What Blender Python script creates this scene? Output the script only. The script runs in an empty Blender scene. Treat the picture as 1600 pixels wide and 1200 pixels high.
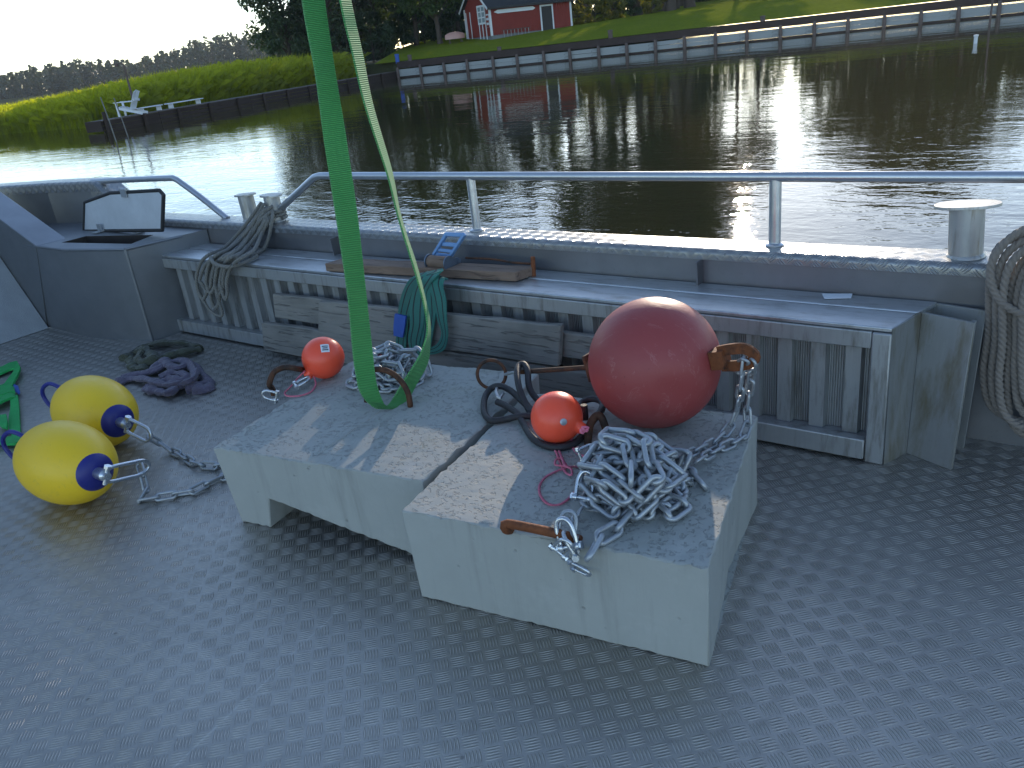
import bpy, math, random
import numpy as np
from mathutils import Vector, Matrix, Quaternion

rad = math.radians
SC = bpy.context.scene
COL = SC.collection
RNG = random.Random(7)

# ------------------------------------------------------------------ camera
# world x runs along the gunwale (towards the photo's right), y points outboard, z up; deck at z = 0
FPX, PITCH, ROLL, YAW = 1280.0, rad(22.9), rad(6.8), rad(38.2365)
CAMP = np.array([0, 0, 1.5])
def _rz(v):
    c, s = math.cos(YAW), math.sin(YAW)
    return np.array([c*v[0]-s*v[1], s*v[0]+c*v[1], v[2]])
CF = _rz(np.array([0, math.cos(PITCH), -math.sin(PITCH)]))
_r0 = _rz(np.array([1., 0, 0])); _u0 = _rz(np.array([0, math.sin(PITCH), math.cos(PITCH)]))
CR = math.cos(ROLL)*_r0 - math.sin(ROLL)*_u0
CU = math.sin(ROLL)*_r0 + math.cos(ROLL)*_u0
cam = bpy.data.cameras.new('camera'); camo = bpy.data.objects.new('camera', cam); COL.objects.link(camo)
cam.sensor_width = 36.0; cam.lens = 36.0*FPX/1600.0; cam.clip_start = 0.05; cam.clip_end = 6000
mw = Matrix.Identity(4)
for i in range(3):
    mw[i][0] = CR[i]; mw[i][1] = CU[i]; mw[i][2] = -CF[i]; mw[i][3] = CAMP[i]
camo.matrix_world = mw
SC.camera = camo

# ------------------------------------------------------------------ sky, sun, exposure
SUN_EL = rad(14.4)
SUN_H = np.array([-0.361, 0.9326, 0]); SUN_H /= np.linalg.norm(SUN_H)
SUN_D = SUN_H*math.cos(SUN_EL) + np.array([0, 0, math.sin(SUN_EL)])
world = bpy.data.worlds.new('World'); SC.world = world; world.use_nodes = True
wn = world.node_tree.nodes; wl = world.node_tree.links
wn.clear()
sky = wn.new('ShaderNodeTexSky'); sky.sky_type = 'NISHITA'; sky.sun_disc = False
sky.sun_elevation = SUN_EL; sky.sun_rotation = math.atan2(SUN_H[0], SUN_H[1])
sky.air_density = 0.75; sky.dust_density = 0.12; sky.ozone_density = 0.8
bg = wn.new('ShaderNodeBackground'); bg.inputs['Strength'].default_value = 0.15
wo = wn.new('ShaderNodeOutputWorld')
wl.new(sky.outputs[0], bg.inputs['Color']); wl.new(bg.outputs[0], wo.inputs['Surface'])
sl = bpy.data.lights.new('sun', 'SUN'); slo = bpy.data.objects.new('sun', sl); COL.objects.link(slo)
sl.energy = 2.3; sl.angle = rad(0.53); sl.color = (1.0, 0.86, 0.68)
slo.rotation_euler = Vector(SUN_D).to_track_quat('Z', 'Y').to_euler(); slo.location = (-10, 20, 20)
SC.view_settings.view_transform = 'Standard'; SC.view_settings.look = 'None'
SC.view_settings.exposure = 1.15; SC.view_settings.gamma = 1.0; SC.view_settings.use_curve_mapping = False
SC.cycles.sample_clamp_indirect = 8.0
SC.cycles.max_bounces = 8

# ------------------------------------------------------------------ pixel helpers (photo pixels, 1600 x 1200)
def ray(x, y): return CF + (x-800)/FPX*CR - (y-600)/FPX*CU
def P(x, y, z=0.0):
    d = ray(x, y); return CAMP + d*((z-CAMP[2])/d[2])
def PY(x, y, Y):
    d = ray(x, y); return CAMP + d*((Y-CAMP[1])/d[1])
def PP(x, y, p, n):
    d = ray(x, y); return CAMP + d*(((p-CAMP)@n)/(d@n))
def PR(x, y, rng):                       # at a horizontal range from the camera
    d = ray(x, y); return CAMP + d*(rng/math.hypot(d[0], d[1]))
def V3(*a): return np.array(a, float)
def unit(v): return v/np.linalg.norm(v)

# ------------------------------------------------------------------ mesh building
class MB:
    def __init__(s): s.v = []; s.f = []; s.uv = []
    def add(s, vs, fs, uvs=None):
        o = len(s.v); s.v.extend([tuple(map(float, q)) for q in vs])
        for k, f in enumerate(fs):
            s.f.append(tuple(o+i for i in f))
            s.uv.append(uvs[k] if uvs else [(0, 0)]*len(f))
        return s
    def box(s, lo, hi):
        x0, y0, z0 = lo; x1, y1, z1 = hi
        return s.add([(x0,y0,z0),(x1,y0,z0),(x1,y1,z0),(x0,y1,z0),(x0,y0,z1),(x1,y0,z1),(x1,y1,z1),(x0,y1,z1)],
              [(0,3,2,1),(4,5,6,7),(0,1,5,4),(1,2,6,5),(2,3,7,6),(3,0,4,7)])
    def obox(s, c, ax, ay, az):          # centre and three half vectors
        c, ax, ay, az = map(np.asarray, (c, ax, ay, az))
        vs = [c+i*ax+j*ay+k*az for k in (-1,1) for (i,j) in ((-1,-1),(1,-1),(1,1),(-1,1))]
        return s.add(vs, [(0,3,2,1),(4,5,6,7),(0,1,5,4),(1,2,6,5),(2,3,7,6),(3,0,4,7)])
    def bar(s, a, b, w, h, up=(0,0,1)):  # rectangular bar between two points
        a = np.asarray(a, float); b = np.asarray(b, float); t = unit(b-a); up = np.asarray(up, float)
        sd = np.cross(t, up)
        if np.linalg.norm(sd) < 1e-4: sd = np.cross(t, (1,0,0))
        sd = unit(sd); u2 = np.cross(sd, t)
        return s.obox((a+b)/2, (b-a)/2, sd*w/2, u2*h/2)
    def prism(s, poly, z0, z1):          # footprint (x, y) extruded in z, counter-clockwise
        n = len(poly)
        vs = [(p[0],p[1],z0) for p in poly] + [(p[0],p[1],z1) for p in poly]
        return s.add(vs, [tuple(range(n-1,-1,-1)), tuple(range(n,2*n))] + [(i,(i+1)%n,n+(i+1)%n,n+i) for i in range(n)])
    def plate(s, pts, off):              # planar polygon given in 3-D, extruded by a vector
        n = len(pts); off = np.asarray(off, float)
        vs = [np.asarray(p, float) for p in pts] + [np.asarray(p, float)+off for p in pts]
        return s.add(vs, [tuple(range(n-1,-1,-1)), tuple(range(n,2*n))] + [(i,(i+1)%n,n+(i+1)%n,n+i) for i in range(n)])
    def lathe(s, prof, o, d, n=32):      # profile [(r, h)] round the axis d through o
        o = np.asarray(o, float); d = unit(np.asarray(d, float))
        a = unit(np.cross(d, (0,0,1) if abs(d[2]) < .9 else (1,0,0))); b = np.cross(d, a)
        m = len(prof); vs = []
        for r, h in prof:
            for k in range(n):
                t = 2*math.pi*k/n; vs.append(o + d*h + (a*math.cos(t)+b*math.sin(t))*max(r, 1e-5))
        fs = [(i*n+k, i*n+(k+1)%n, (i+1)*n+(k+1)%n, (i+1)*n+k) for i in range(m-1) for k in range(n)]
        fs += [tuple(range(n-1,-1,-1)), tuple((m-1)*n+k for k in range(n))]
        return s.add(vs, fs)
    def sweep(s, path, prof, closed=False, twist=None, up=None, scale=None):
        path = np.asarray(path, float); N = len(path); prof = np.asarray(prof, float); M = len(prof)
        if closed: tan = np.roll(path,-1,0)-np.roll(path,1,0)
        else: tan = np.gradient(path, axis=0)
        tan /= np.maximum(np.linalg.norm(tan, axis=1)[:,None], 1e-9)
        u = np.asarray(up if up is not None else ((0,0,1) if abs(tan[0][2]) < .9 else (1,0,0)), float)
        ar = 0.0; vs = []; arcs = []
        for i in range(N):
            t = tan[i]
            if up is not None and np.linalg.norm(np.cross(up, t)) > .15: u = np.asarray(up, float)
            u = u - t*(u@t); u /= max(np.linalg.norm(u), 1e-9); w = np.cross(t, u)
            if i: ar += np.linalg.norm(path[i]-path[i-1])
            arcs.append(ar); a = twist*ar if twist else 0.0; ca, sa = math.cos(a), math.sin(a)
            k = scale[i] if scale is not None else 1.0
            for p, q in prof:
                vs.append(path[i] + k*((ca*p-sa*q)*w + (sa*p+ca*q)*u))
        per = np.concatenate([[0], np.cumsum(np.linalg.norm(np.roll(prof,-1,0)-prof, axis=1))])
        fs = []; uvs = []
        R = N if closed else N-1
        for i in range(R):
            j = (i+1) % N; v0 = arcs[i]; v1 = arcs[j] if j else ar + np.linalg.norm(path[0]-path[-1])
            for k in range(M):
                l = (k+1) % M
                fs.append((i*M+k, i*M+l, j*M+l, j*M+k)); uvs.append([(per[k],v0),(per[k+1],v0),(per[k+1],v1),(per[k],v1)])
        if not closed:
            fs.append(tuple(range(M-1,-1,-1))); uvs.append([(0,0)]*M)
            fs.append(tuple((N-1)*M+k for k in range(M))); uvs.append([(0,0)]*M)
        return s.add(vs, fs, uvs)
    def tube(s, path, r, n=10, closed=False, scale=None):
        return s.sweep(path, [(r*math.cos(-2*math.pi*k/n), r*math.sin(-2*math.pi*k/n)) for k in range(n)], closed, scale=scale)
    def ribbon(s, L, Rr, th):            # strap between two edge lines
        L = np.asarray(L, float); Rr = np.asarray(Rr, float); N = len(L)
        c = (L+Rr)/2; t = np.gradient(c, axis=0); vs = []; fs = []; uvs = []; v = 0; vv = [0]
        for i in range(N):
            nrm = np.cross(t[i], Rr[i]-L[i]); nrm = nrm/max(np.linalg.norm(nrm), 1e-9)*th/2
            vs += [L[i]+nrm, Rr[i]+nrm, Rr[i]-nrm, L[i]-nrm]
            if i: v += np.linalg.norm(c[i]-c[i-1]); vv.append(v)
        us = [(0,1),(1,1),(1,0),(0,0)]
        for i in range(N-1):
            for k in range(4):
                l = (k+1) % 4
                fs.append((i*4+k, i*4+l, i*4+4+l, i*4+4+k)); uvs.append([(us[k][0],vv[i]),(us[k][1],vv[i]),(us[k][1],vv[i+1]),(us[k][0],vv[i+1])])
        fs += [(3,2,1,0), ((N-1)*4,(N-1)*4+1,(N-1)*4+2,(N-1)*4+3)]; uvs += [[(0,0)]*4]*2
        return s.add(vs, fs, uvs)

WLOC = {}
def wloc(o): return WLOC.get(o.name, V3(0,0,0)) if o is not None else V3(0,0,0)
def mesh_of(mb, name, shift=None, sharp=40, smooth=True):
    me = bpy.data.meshes.new(name)
    v = np.asarray(mb.v, float)
    if shift is not None: v = v - shift
    me.from_pydata(v.tolist(), [], mb.f); me.validate()
    if len(me.polygons) == len(mb.f):
        uv = me.uv_layers.new(name='UVMap')
        flat = np.array([c for f in mb.uv for c in f], np.float32).ravel()
        if len(flat) == len(uv.data)*2: uv.data.foreach_set('uv', flat)
    if smooth:
        me.polygons.foreach_set('use_smooth', [True]*len(me.polygons))
        me.set_sharp_from_angle(angle=rad(sharp))
    me.update(); return me
def obj(name, mb, mat, parent=None, bevel=0, sharp=40, smooth=True, kind=None, label=None, fixn=False):
    base = wloc(parent)
    if parent is None:
        a = np.asarray(mb.v); base = V3((a[:,0].min()+a[:,0].max())/2, (a[:,1].min()+a[:,1].max())/2, a[:,2].min())
    me = mesh_of(mb, name, base, sharp, smooth); me.materials.append(mat)
    if fixn:
        import bmesh
        bm = bmesh.new(); bm.from_mesh(me); bmesh.ops.recalc_face_normals(bm, faces=bm.faces); bm.to_mesh(me); bm.free()
    o = bpy.data.objects.new(name, me); COL.objects.link(o)
    if parent is not None: o.parent = parent; WLOC[o.name] = base
    else: o.location = base; WLOC[o.name] = base
    if bevel:
        m = o.modifiers.new('bevel', 'BEVEL'); m.width = bevel; m.segments = 2; m.limit_method = 'ANGLE'; m.angle_limit = rad(35)
    if kind: o['kind'] = kind
    if label: o['label'] = label
    return o
def thing(name, label, cat, loc, group=None):
    o = bpy.data.objects.new(name, None); COL.objects.link(o); o.empty_display_size = .1
    o.location = tuple(map(float, loc)); WLOC[o.name] = np.asarray(loc, float)
    o['label'] = label; o['category'] = cat
    if group: o['group'] = group
    return o
def tag(o, label, cat, group=None, kind=None):
    o['label'] = label; o['category'] = cat
    if group: o['group'] = group
    if kind: o['kind'] = kind
    return o
def inst(name, me, mtx, parent):         # a further object on shared mesh data, world matrix given
    o = bpy.data.objects.new(name, me); COL.objects.link(o); o.parent = parent
    o.matrix_local = Matrix.Translation(-Vector(wloc(parent))) @ mtx
    return o
def spline(pts, n, closed=False):        # Catmull-Rom, resampled evenly
    p = np.asarray(pts, float); N = len(p); out = []
    for i in range(N if closed else N-1):
        if closed: a, b, c, d = p[(i-1)%N], p[i], p[(i+1)%N], p[(i+2)%N]
        else: b, c = p[i], p[i+1]; a = p[i-1] if i else 2*b-c; d = p[i+2] if i+2 < N else 2*c-b
        for k in range(24):
            t = k/24; out.append(.5*((2*b)+(c-a)*t+(2*a-5*b+4*c-d)*t*t+(3*b-a-3*c+d)*t**3))
    if not closed: out.append(p[-1])
    else: out.append(out[0])
    o = np.asarray(out); s = np.concatenate([[0], np.cumsum(np.linalg.norm(np.diff(o[:,:3],axis=0),axis=1))])
    q = np.linspace(0, s[-1], n+1 if closed else n)
    r = np.stack([np.interp(q, s, o[:,k]) for k in range(o.shape[1])], 1)
    return r[:-1] if closed else r
def length(p): p = np.asarray(p); return float(np.sum(np.linalg.norm(np.diff(p,axis=0),axis=1)))

# ------------------------------------------------------------------ materials
class NT:
    def __init__(s, name):
        s.m = bpy.data.materials.new(name); s.m.use_nodes = True; s.t = s.m.node_tree
        s.t.nodes.clear(); s.out = s.n('ShaderNodeOutputMaterial'); s.b = s.n('ShaderNodeBsdfPrincipled')
        s.l(s.b.outputs[0], s.out.inputs[0])
    def n(s, t, **k):
        x = s.t.nodes.new(t)
        for a, b in k.items(): setattr(x, a, b)
        return x
    def l(s, a, b): s.t.links.new(a, b)
    def val(s, sock, v):
        if hasattr(v, 'is_output'): s.l(v, sock)
        else: sock.default_value = v
    def math(s, op, a, b=0.0, c=0.0):
        x = s.n('ShaderNodeMath', operation=op)
        s.val(x.inputs[0], a); s.val(x.inputs[1], b); s.val(x.inputs[2], c); return x.outputs[0]
    def obj(s): return s.n('ShaderNodeTexCoord').outputs['Object']
    def uv(s): return s.n('ShaderNodeUVMap', uv_map='UVMap').outputs[0]
    def geo(s): return s.n('ShaderNodeNewGeometry').outputs['Position']
    def sep(s, v):
        x = s.n('ShaderNodeSeparateXYZ'); s.l(v, x.inputs[0]); return x.outputs
    def scale(s, v, xyz):
        x = s.n('ShaderNodeMapping'); s.l(v, x.inputs[0]); x.inputs['Scale'].default_value = xyz; return x.outputs[0]
    def noise(s, v, sc, det=4, rough=.55, dist=0):
        x = s.n('ShaderNodeTexNoise'); s.l(v, x.inputs['Vector']); x.inputs['Scale'].default_value = sc
        x.inputs['Detail'].default_value = det; x.inputs['Roughness'].default_value = rough; x.inputs['Distortion'].default_value = dist
        return x.outputs[0]
    def voro(s, v, sc, feat='F1'):
        x = s.n('ShaderNodeTexVoronoi', feature=feat); s.l(v, x.inputs['Vector']); x.inputs['Scale'].default_value = sc; return x.outputs[0]
    def ramp(s, f, stops):
        x = s.n('ShaderNodeValToRGB'); s.l(f, x.inputs[0]); e = x.color_ramp.elements
        while len(e) < len(stops): e.new(.5)
        for k, (p, c) in enumerate(stops):
            e[k].position = p; e[k].color = (c if hasattr(c, '__len__') else (c,c,c)) + (1,) if hasattr(c, '__len__') else (c,c,c,1)
        return x.outputs[0]
    def mix(s, f, a, b, mode='MIX'):
        x = s.n('ShaderNodeMix', data_type='RGBA', blend_type=mode)
        s.val(x.inputs[0], f)
        for i, v in ((6, a), (7, b)):
            if hasattr(v, 'is_output'): s.l(v, x.inputs[i])
            else: x.inputs[i].default_value = tuple(v)+(1,)
        return x.outputs[2]
    def bump(s, h, dist=.01, strength=1.0, nrm=None):
        x = s.n('ShaderNodeBump'); s.l(h, x.inputs['Height']); x.inputs['Distance'].default_value = dist
        x.inputs['Strength'].default_value = strength
        if nrm is not None: s.l(nrm, x.inputs['Normal'])
        return x.outputs[0]
    def set(s, **k):
        nm = dict(base='Base Color', rough='Roughness', metal='Metallic', normal='Normal', ior='IOR', spec='Specular IOR Level',
                  sheen='Sheen Weight', coat='Coat Weight', sub='Subsurface Weight', trans='Transmission Weight')
        for a, v in k.items():
            if a == 'base' and not hasattr(v, 'is_output'): v = tuple(v)+(1,)
            s.val(s.b.inputs[nm[a]], v)
        return s.m
def simple(name, col, rough=.5, metal=0, var=.15, sc=6, bscale=60, bump=.0006, dirt=None, dsc=3, dth=.55, rvar=.12, scuff=None, **k):
    t = NT(name); o = t.obj()
    lo = tuple(c*(1-var) for c in col); hi = tuple(min(1, c*(1+var)) for c in col)
    c = t.mix(t.noise(o, sc), lo, hi)
    if dirt: c = t.mix(t.ramp(t.noise(o, dsc, 6, .65), [(dth, 0.0), (min(dth+.2,1), 1.0)]), c, dirt)
    if scuff:
        sf = t.ramp(t.noise(t.scale(o, (1.2,5,1.6)), 9, 4, .75, 1.2), [(.60,0.0),(.63,.5),(.66,0.0)])
        c = t.mix(sf, c, scuff)
        dot = t.math('MULTIPLY', t.ramp(t.voro(o, 34), [(.05,1.0),(.09,0.0)]), t.ramp(t.noise(o, 7, 2), [(.52,0.0),(.6,.6)]))
        c = t.mix(dot, c, tuple(x*.35 for x in col))
    r = t.math('ADD', t.math('MULTIPLY', t.noise(o, sc*2.3), rvar*2), rough-rvar)
    nb = t.noise(o, bscale, 4)
    return t.set(base=c, rough=r, metal=metal, normal=t.bump(nb, bump), **k)

def tread(name, col, cell=.0463, rough=.42, dist=.0022, scratch=None):
    t = NT(name); s = t.sep(t.uv()); k = .70710678/cell
    u = t.math('MULTIPLY', t.math('ADD', s[0], s[1]), k); v = t.math('MULTIPLY', t.math('SUBTRACT', s[0], s[1]), k)
    ch = t.math('FLOORED_MODULO', t.math('ADD', t.math('FLOOR', u), t.math('FLOOR', v)), 2.0)
    fu = t.math('SUBTRACT', t.math('FRACT', u), .5); fv = t.math('SUBTRACT', t.math('FRACT', v), .5)
    inv = t.math('SUBTRACT', 1.0, ch)
    a = t.math('ADD', t.math('MULTIPLY', fu, ch), t.math('MULTIPLY', fv, inv))      # along the bar
    b = t.math('ADD', t.math('MULTIPLY', fv, ch), t.math('MULTIPLY', fu, inv))      # across the bars
    a2 = t.math('DIVIDE', a, .47); len_ = t.math('MAXIMUM', t.math('SUBTRACT', 1.0, t.math('MULTIPLY', a2, a2)), 0.0)
    b5 = t.math('ADD', t.math('MULTIPLY', b, 5.6), .5)
    q = t.math('SUBTRACT', t.math('FRACT', b5), .5)
    inn = t.math('LESS_THAN', t.math('ABSOLUTE', b), .445)
    w = t.math('ADD', t.math('MULTIPLY', len_, .34), .001)
    qq = t.math('DIVIDE', q, w)
    h = t.math('MAXIMUM', t.math('SUBTRACT', 1.0, t.math('MULTIPLY', qq, qq)), 0.0)
    h = t.math('MULTIPLY', t.math('MULTIPLY', t.math('POWER', h, .7), inn), t.math('POWER', len_, .5))
    g = t.geo()
    n1 = t.noise(g, 1.7, 5, .6); n2 = t.noise(g, 22, 5, .65)
    c = t.mix(n1, tuple(x*.78 for x in col), tuple(x*1.12 for x in col))
    c = t.mix(t.ramp(n2, [(.5,0.0),(.72,.55)]), c, tuple(x*.62 for x in col))
    brown = t.ramp(t.noise(g, 3.1, 6, .7), [(.56,0.0),(.75,.28)])
    c = t.mix(brown, c, (.30,.29,.26))
    scr = t.ramp(t.noise(t.scale(g, (1.2,9,1)), 4, 3, .7, .6), [(.66,0.0),(.69,.35),(.72,0.0)])
    c = t.mix(scr, c, tuple(min(1,x*1.35) for x in col))
    fl = t.math('MULTIPLY', t.ramp(t.voro(g, 9), [(.035,1.0),(.06,0.0)]), t.ramp(t.noise(g, 2.4, 2), [(.52,0.0),(.58,.8)]))
    c = t.mix(fl, c, (.07,.065,.06))
    sm_ = t.ramp(t.noise(t.scale(g, (.6,1.6,1)), 1.3, 6, .72, .8), [(.44,0.0),(.62,.5)])
    c = t.mix(sm_, c, tuple(x*.66 for x in col))
    if scratch:
        a_, b_ = scratch; d_ = unit(b_-a_); n_ = V3(-d_[1], d_[0], 0); xy = t.sep(g)
        def lin(vx, vy, k): return t.math('ADD', t.math('ADD', t.math('MULTIPLY', xy[0], vx), t.math('MULTIPLY', xy[1], vy)), k)
        off = t.math('ADD', lin(n_[0], n_[1], -float(n_@a_)), t.math('MULTIPLY', t.math('SUBTRACT', t.noise(g, 5, 2), .5), .03))
        al = lin(d_[0], d_[1], -float(d_@a_)); L_ = float(np.linalg.norm(b_-a_))
        mk = t.math('MULTIPLY', t.math('LESS_THAN', t.math('ABSOLUTE', off), .0028), t.math('MULTIPLY', t.math('GREATER_THAN', al, 0.0), t.math('LESS_THAN', al, L_)))
        c = t.mix(t.math('MULTIPLY', mk, t.ramp(t.noise(g, 40, 2), [(.35,0.0),(.55,.5)])), c, (.62,.62,.60))
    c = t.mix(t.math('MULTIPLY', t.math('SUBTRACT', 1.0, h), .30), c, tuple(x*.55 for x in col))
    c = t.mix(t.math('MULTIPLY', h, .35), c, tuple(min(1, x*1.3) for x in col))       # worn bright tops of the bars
    r = t.math('ADD', t.math('MULTIPLY', n2, .25), rough-.1)
    r = t.math('SUBTRACT', r, t.math('MULTIPLY', h, .08))
    fine = t.noise(g, 260, 3)
    nrm = t.bump(fine, .0006, .6, t.bump(h, dist))
    return t.set(base=c, rough=r, metal=.82, normal=nrm)

ALU = (.50,.515,.53)
def alu(name, col=ALU, rough=.42, axis=(4,4,60), stain=None, metal=.9, bump=.0004):
    t = NT(name); g = t.geo()
    st = t.noise(t.scale(g, axis), 3, 5, .6); n1 = t.noise(g, 2.2, 5, .6)
    c = t.mix(st, tuple(x*.86 for x in col), tuple(min(1,x*1.12) for x in col))
    c = t.mix(t.ramp(n1, [(.4,0.0),(.75,.5)]), c, tuple(x*.72 for x in col))
    if stain: c = t.mix(t.ramp(t.noise(t.scale(g, stain[1]), stain[2], 6, .7), [(.5,0.0),(.68,.85)]), c, stain[0])
    spk = t.ramp(t.noise(g, 90, 3, .7), [(.62,0.0),(.72,.35)])
    c = t.mix(spk, c, tuple(x*.6 for x in col))
    r = t.math('ADD', t.math('MULTIPLY', n1, .3), rough-.13)
    return t.set(base=c, rough=r, metal=metal, normal=t.bump(st, bump, 1, t.bump(t.noise(g, 7, 2), .004, .5)))

M = {}
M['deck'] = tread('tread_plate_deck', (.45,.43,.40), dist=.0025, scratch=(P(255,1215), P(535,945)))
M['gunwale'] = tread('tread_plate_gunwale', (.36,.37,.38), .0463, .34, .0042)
M['bulwark'] = alu('shaded_bulwark', (.23,.23,.24), .5, (3,3,3))  # shade on the bare aluminium is put into this darker colour
M['locker'] = alu('locker_sheet', (.25,.26,.275), .5, (2,2,2))
M['rail'] = alu('rail_tube', (.55,.57,.60), .34, (30,30,30))
M['bollard'] = alu('bollard_metal', (.46,.46,.45), .46, (40,40,3), ((.26,.23,.18),(14,14,2),3), metal=.6)
M['panel'] = alu('weathered_aluminium', (.42,.43,.435), .45, (40,40,1.5), ((.20,.19,.17),(9,9,1.2),3), metal=.65)
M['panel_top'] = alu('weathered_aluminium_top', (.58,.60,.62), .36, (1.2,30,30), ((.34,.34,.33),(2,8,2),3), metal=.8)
M['tongue'] = alu('stained_tongue_plate', (.31,.315,.31), .52, (20,20,2), ((.17,.145,.09),(4,4,.8),2.2), metal=.55)
M['ramp'] = simple('nonskid_grey', (.30,.32,.34), .75, .2, .2, 8, 180, .003)
M['rubber'] = simple('black_rubber', (.018,.018,.02), .6, 0, .3, 20, 90, .0008)
M['galv'] = simple('galvanised_steel', (.40,.425,.45), .46, .65, .2, 30, 120, .0005, dirt=(.30,.30,.31), dsc=16, dth=.5)
M['galv_shiny'] = simple('bright_zinc', (.55,.58,.62), .30, .9, .12, 30, 120, .0003)
M['rust'] = simple('rusty_iron', (.115,.048,.024), .78, .25, .45, 22, 110, .0016, dirt=(.035,.022,.017), dsc=18, dth=.45)
M['rust_red'] = simple('orange_rust', (.20,.062,.020), .8, .15, .45, 40, 140, .002, dirt=(.06,.026,.015), dsc=30, dth=.5)
M['black_hose'] = simple('black_coated_rope', (.024,.022,.025), .58, 0, .35, 30, 200, .0015, dirt=(.11,.105,.10), dsc=40, dth=.60)
M['red_ball'] = simple('faded_red_plastic', (.31,.052,.050), .50, 0, .10, 2.2, 30, .0012, dirt=(.36,.11,.10), dsc=2.2, dth=.55, rvar=.1, scuff=(.42,.16,.15))
M['orange'] = simple('fluorescent_orange', (1.0,.10,.045), .36, 0, .05, 5, 60, .0004, sub=.0)
M['yellow'] = simple('yellow_plastic', (.86,.55,.018), .44, 0, .06, 4, 40, .0008, dirt=(.50,.35,.05), dsc=5, dth=.66, scuff=(.62,.42,.06))
M['blue_plastic'] = simple('dark_blue_plastic', (.018,.022,.19), .42, 0, .15, 10, 60, .0005)
M['pink'] = simple('pink_cord', (1.0,.24,.34), .7, 0, .2, 120, 500, .001)
M['purple'] = simple('mauve_fabric', (.125,.105,.15), .92, 0, .35, 22, 45, .014, sheen=.2)
M['olive'] = simple('olive_fabric', (.062,.066,.042), .95, 0, .4, 22, 45, .014, sheen=.2)
M['green_cloth'] = simple('bright_green_web', (.012,.34,.075), .7, 0, .25, 20, 200, .002)
M['blue_tag'] = simple('blue_tag', (.045,.11,.42), .6, 0, .15, 30, 100, .0006)
M['ratchet'] = simple('blue_painted_steel', (.17,.32,.58), .45, .2, .12, 20, 80, .0005, dirt=(.10,.11,.13), dsc=22, dth=.62)
M['paper'] = simple('white_paper', (.75,.77,.80), .7, 0, .05, 20, 80, .0002)
M['ink'] = simple('dark_print', (.05,.06,.10), .7, 0, .1)
M['white_paint'] = simple('white_paint', (.74,.75,.76), .55, 0, .06, 3, 40, .001)
M['dark_paint_and_hole'] = simple('dark_brown_paint_and_hole_shade', (.028,.022,.020), .55, 0, .2, 4, 40, .001)
M['concrete_grey'] = simple('foundation_grey', (.20,.20,.20), .85, 0, .2, 2, 20, .004)
M['bark'] = simple('bark', (.085,.062,.046), .9, 0, .35, 3, 14, .03)
M['post_wood'] = simple('weathered_post', (.14,.10,.085), .85, 0, .35, 4, 20, .006)
M['cap_wood'] = simple('dark_wall_timber', (.075,.055,.048), .95, ior=1.0, metal=0, var=.35, sc=1.5, bscale=20, bump=.006) if 1 else simple('dark_wall_timber', (.075,.055,.048), .85, 0, .35, 1.5, 20, .006)
M['wall_board'] = simple('pale_wall_board', (.36,.365,.35), .8, 0, .2, 1.0, 12, .006, dirt=(.10,.10,.085), dsc=1.6, dth=.52)
M['jetty_wood'] = simple('dark_jetty_timber', (.045,.027,.020), .85, 0, .35, 1.5, 18, .006)
M['jetty_top'] = simple('grey_jetty_deck', (.11,.085,.068), .8, 0, .25, 1.5, 18, .004)
M['roof'] = simple('dark_roof', (.035,.033,.033), .75, 0, .2, 2, 10, .01)
M['lid'] = alu('lid_sheet', (.62,.65,.68), .5, (6,6,6), metal=.35)

def concrete():
    t = NT('cast_concrete'); o = t.obj(); g = t.n('ShaderNodeNewGeometry'); nz = t.sep(g.outputs['Normal'])[2]
    topm = t.ramp(nz, [(.7,0.0),(.9,1.0)])
    c = t.mix(t.noise(o, 3.2, 6, .6), (.305,.312,.29), (.41,.415,.385))
    c = t.mix(t.ramp(t.noise(t.scale(o,(1,1,.35)), 5, 5, .65), [(.5,0.0),(.8,.5)]), c, (.265,.275,.25))
    pm = t.ramp(t.noise(o, 70, 3, .55, .3), [(.545,0.0),(.63,1.0)])
    sel = t.ramp(t.noise(o, 14, 4, .6), [(.36,.15),(.52,1.0)])
    pits = t.math('MULTIPLY', t.math('MULTIPLY', pm, sel), t.math('ADD', t.math('MULTIPLY', topm, .95), .02))
    big = t.ramp(t.voro(o, 21), [(.06,1.0),(.13,0.0)])
    bigs = t.math('MULTIPLY', big, t.ramp(t.noise(o, 5.5, 2), [(.50,0.0),(.56,1.0)]))
    pits2 = t.math('MAXIMUM', pits, t.math('MULTIPLY', bigs, .85))
    run = t.ramp(t.noise(t.scale(o,(7,7,.5)), 2.2, 5, .65), [(.52,0.0),(.72,.5)])
    c = t.mix(t.math('MULTIPLY', run, t.math('SUBTRACT', 1.0, topm)), c, (.22,.225,.205))
    c = t.mix(t.ramp(t.noise(o, 9, 5, .7), [(.55,0.0),(.75,.35)]), c, (.47,.47,.45))
    c = t.mix(t.math('MULTIPLY', pits2, .30), c, (.16,.16,.15))
    moss = t.math('MULTIPLY', t.ramp(t.noise(o, 2.6, 5, .6), [(.58,0.0),(.72,.5)]), topm)
    c = t.mix(moss, c, (.27,.27,.19))
    h = t.math('SUBTRACT', t.math('MULTIPLY', t.noise(o, 45, 5, .6), .35), pits2)
    return t.set(base=c, rough=.88, normal=t.bump(h, .003, 1, t.bump(t.noise(o, 8, 3), .008, .5)))
M['concrete'] = concrete()

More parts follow.
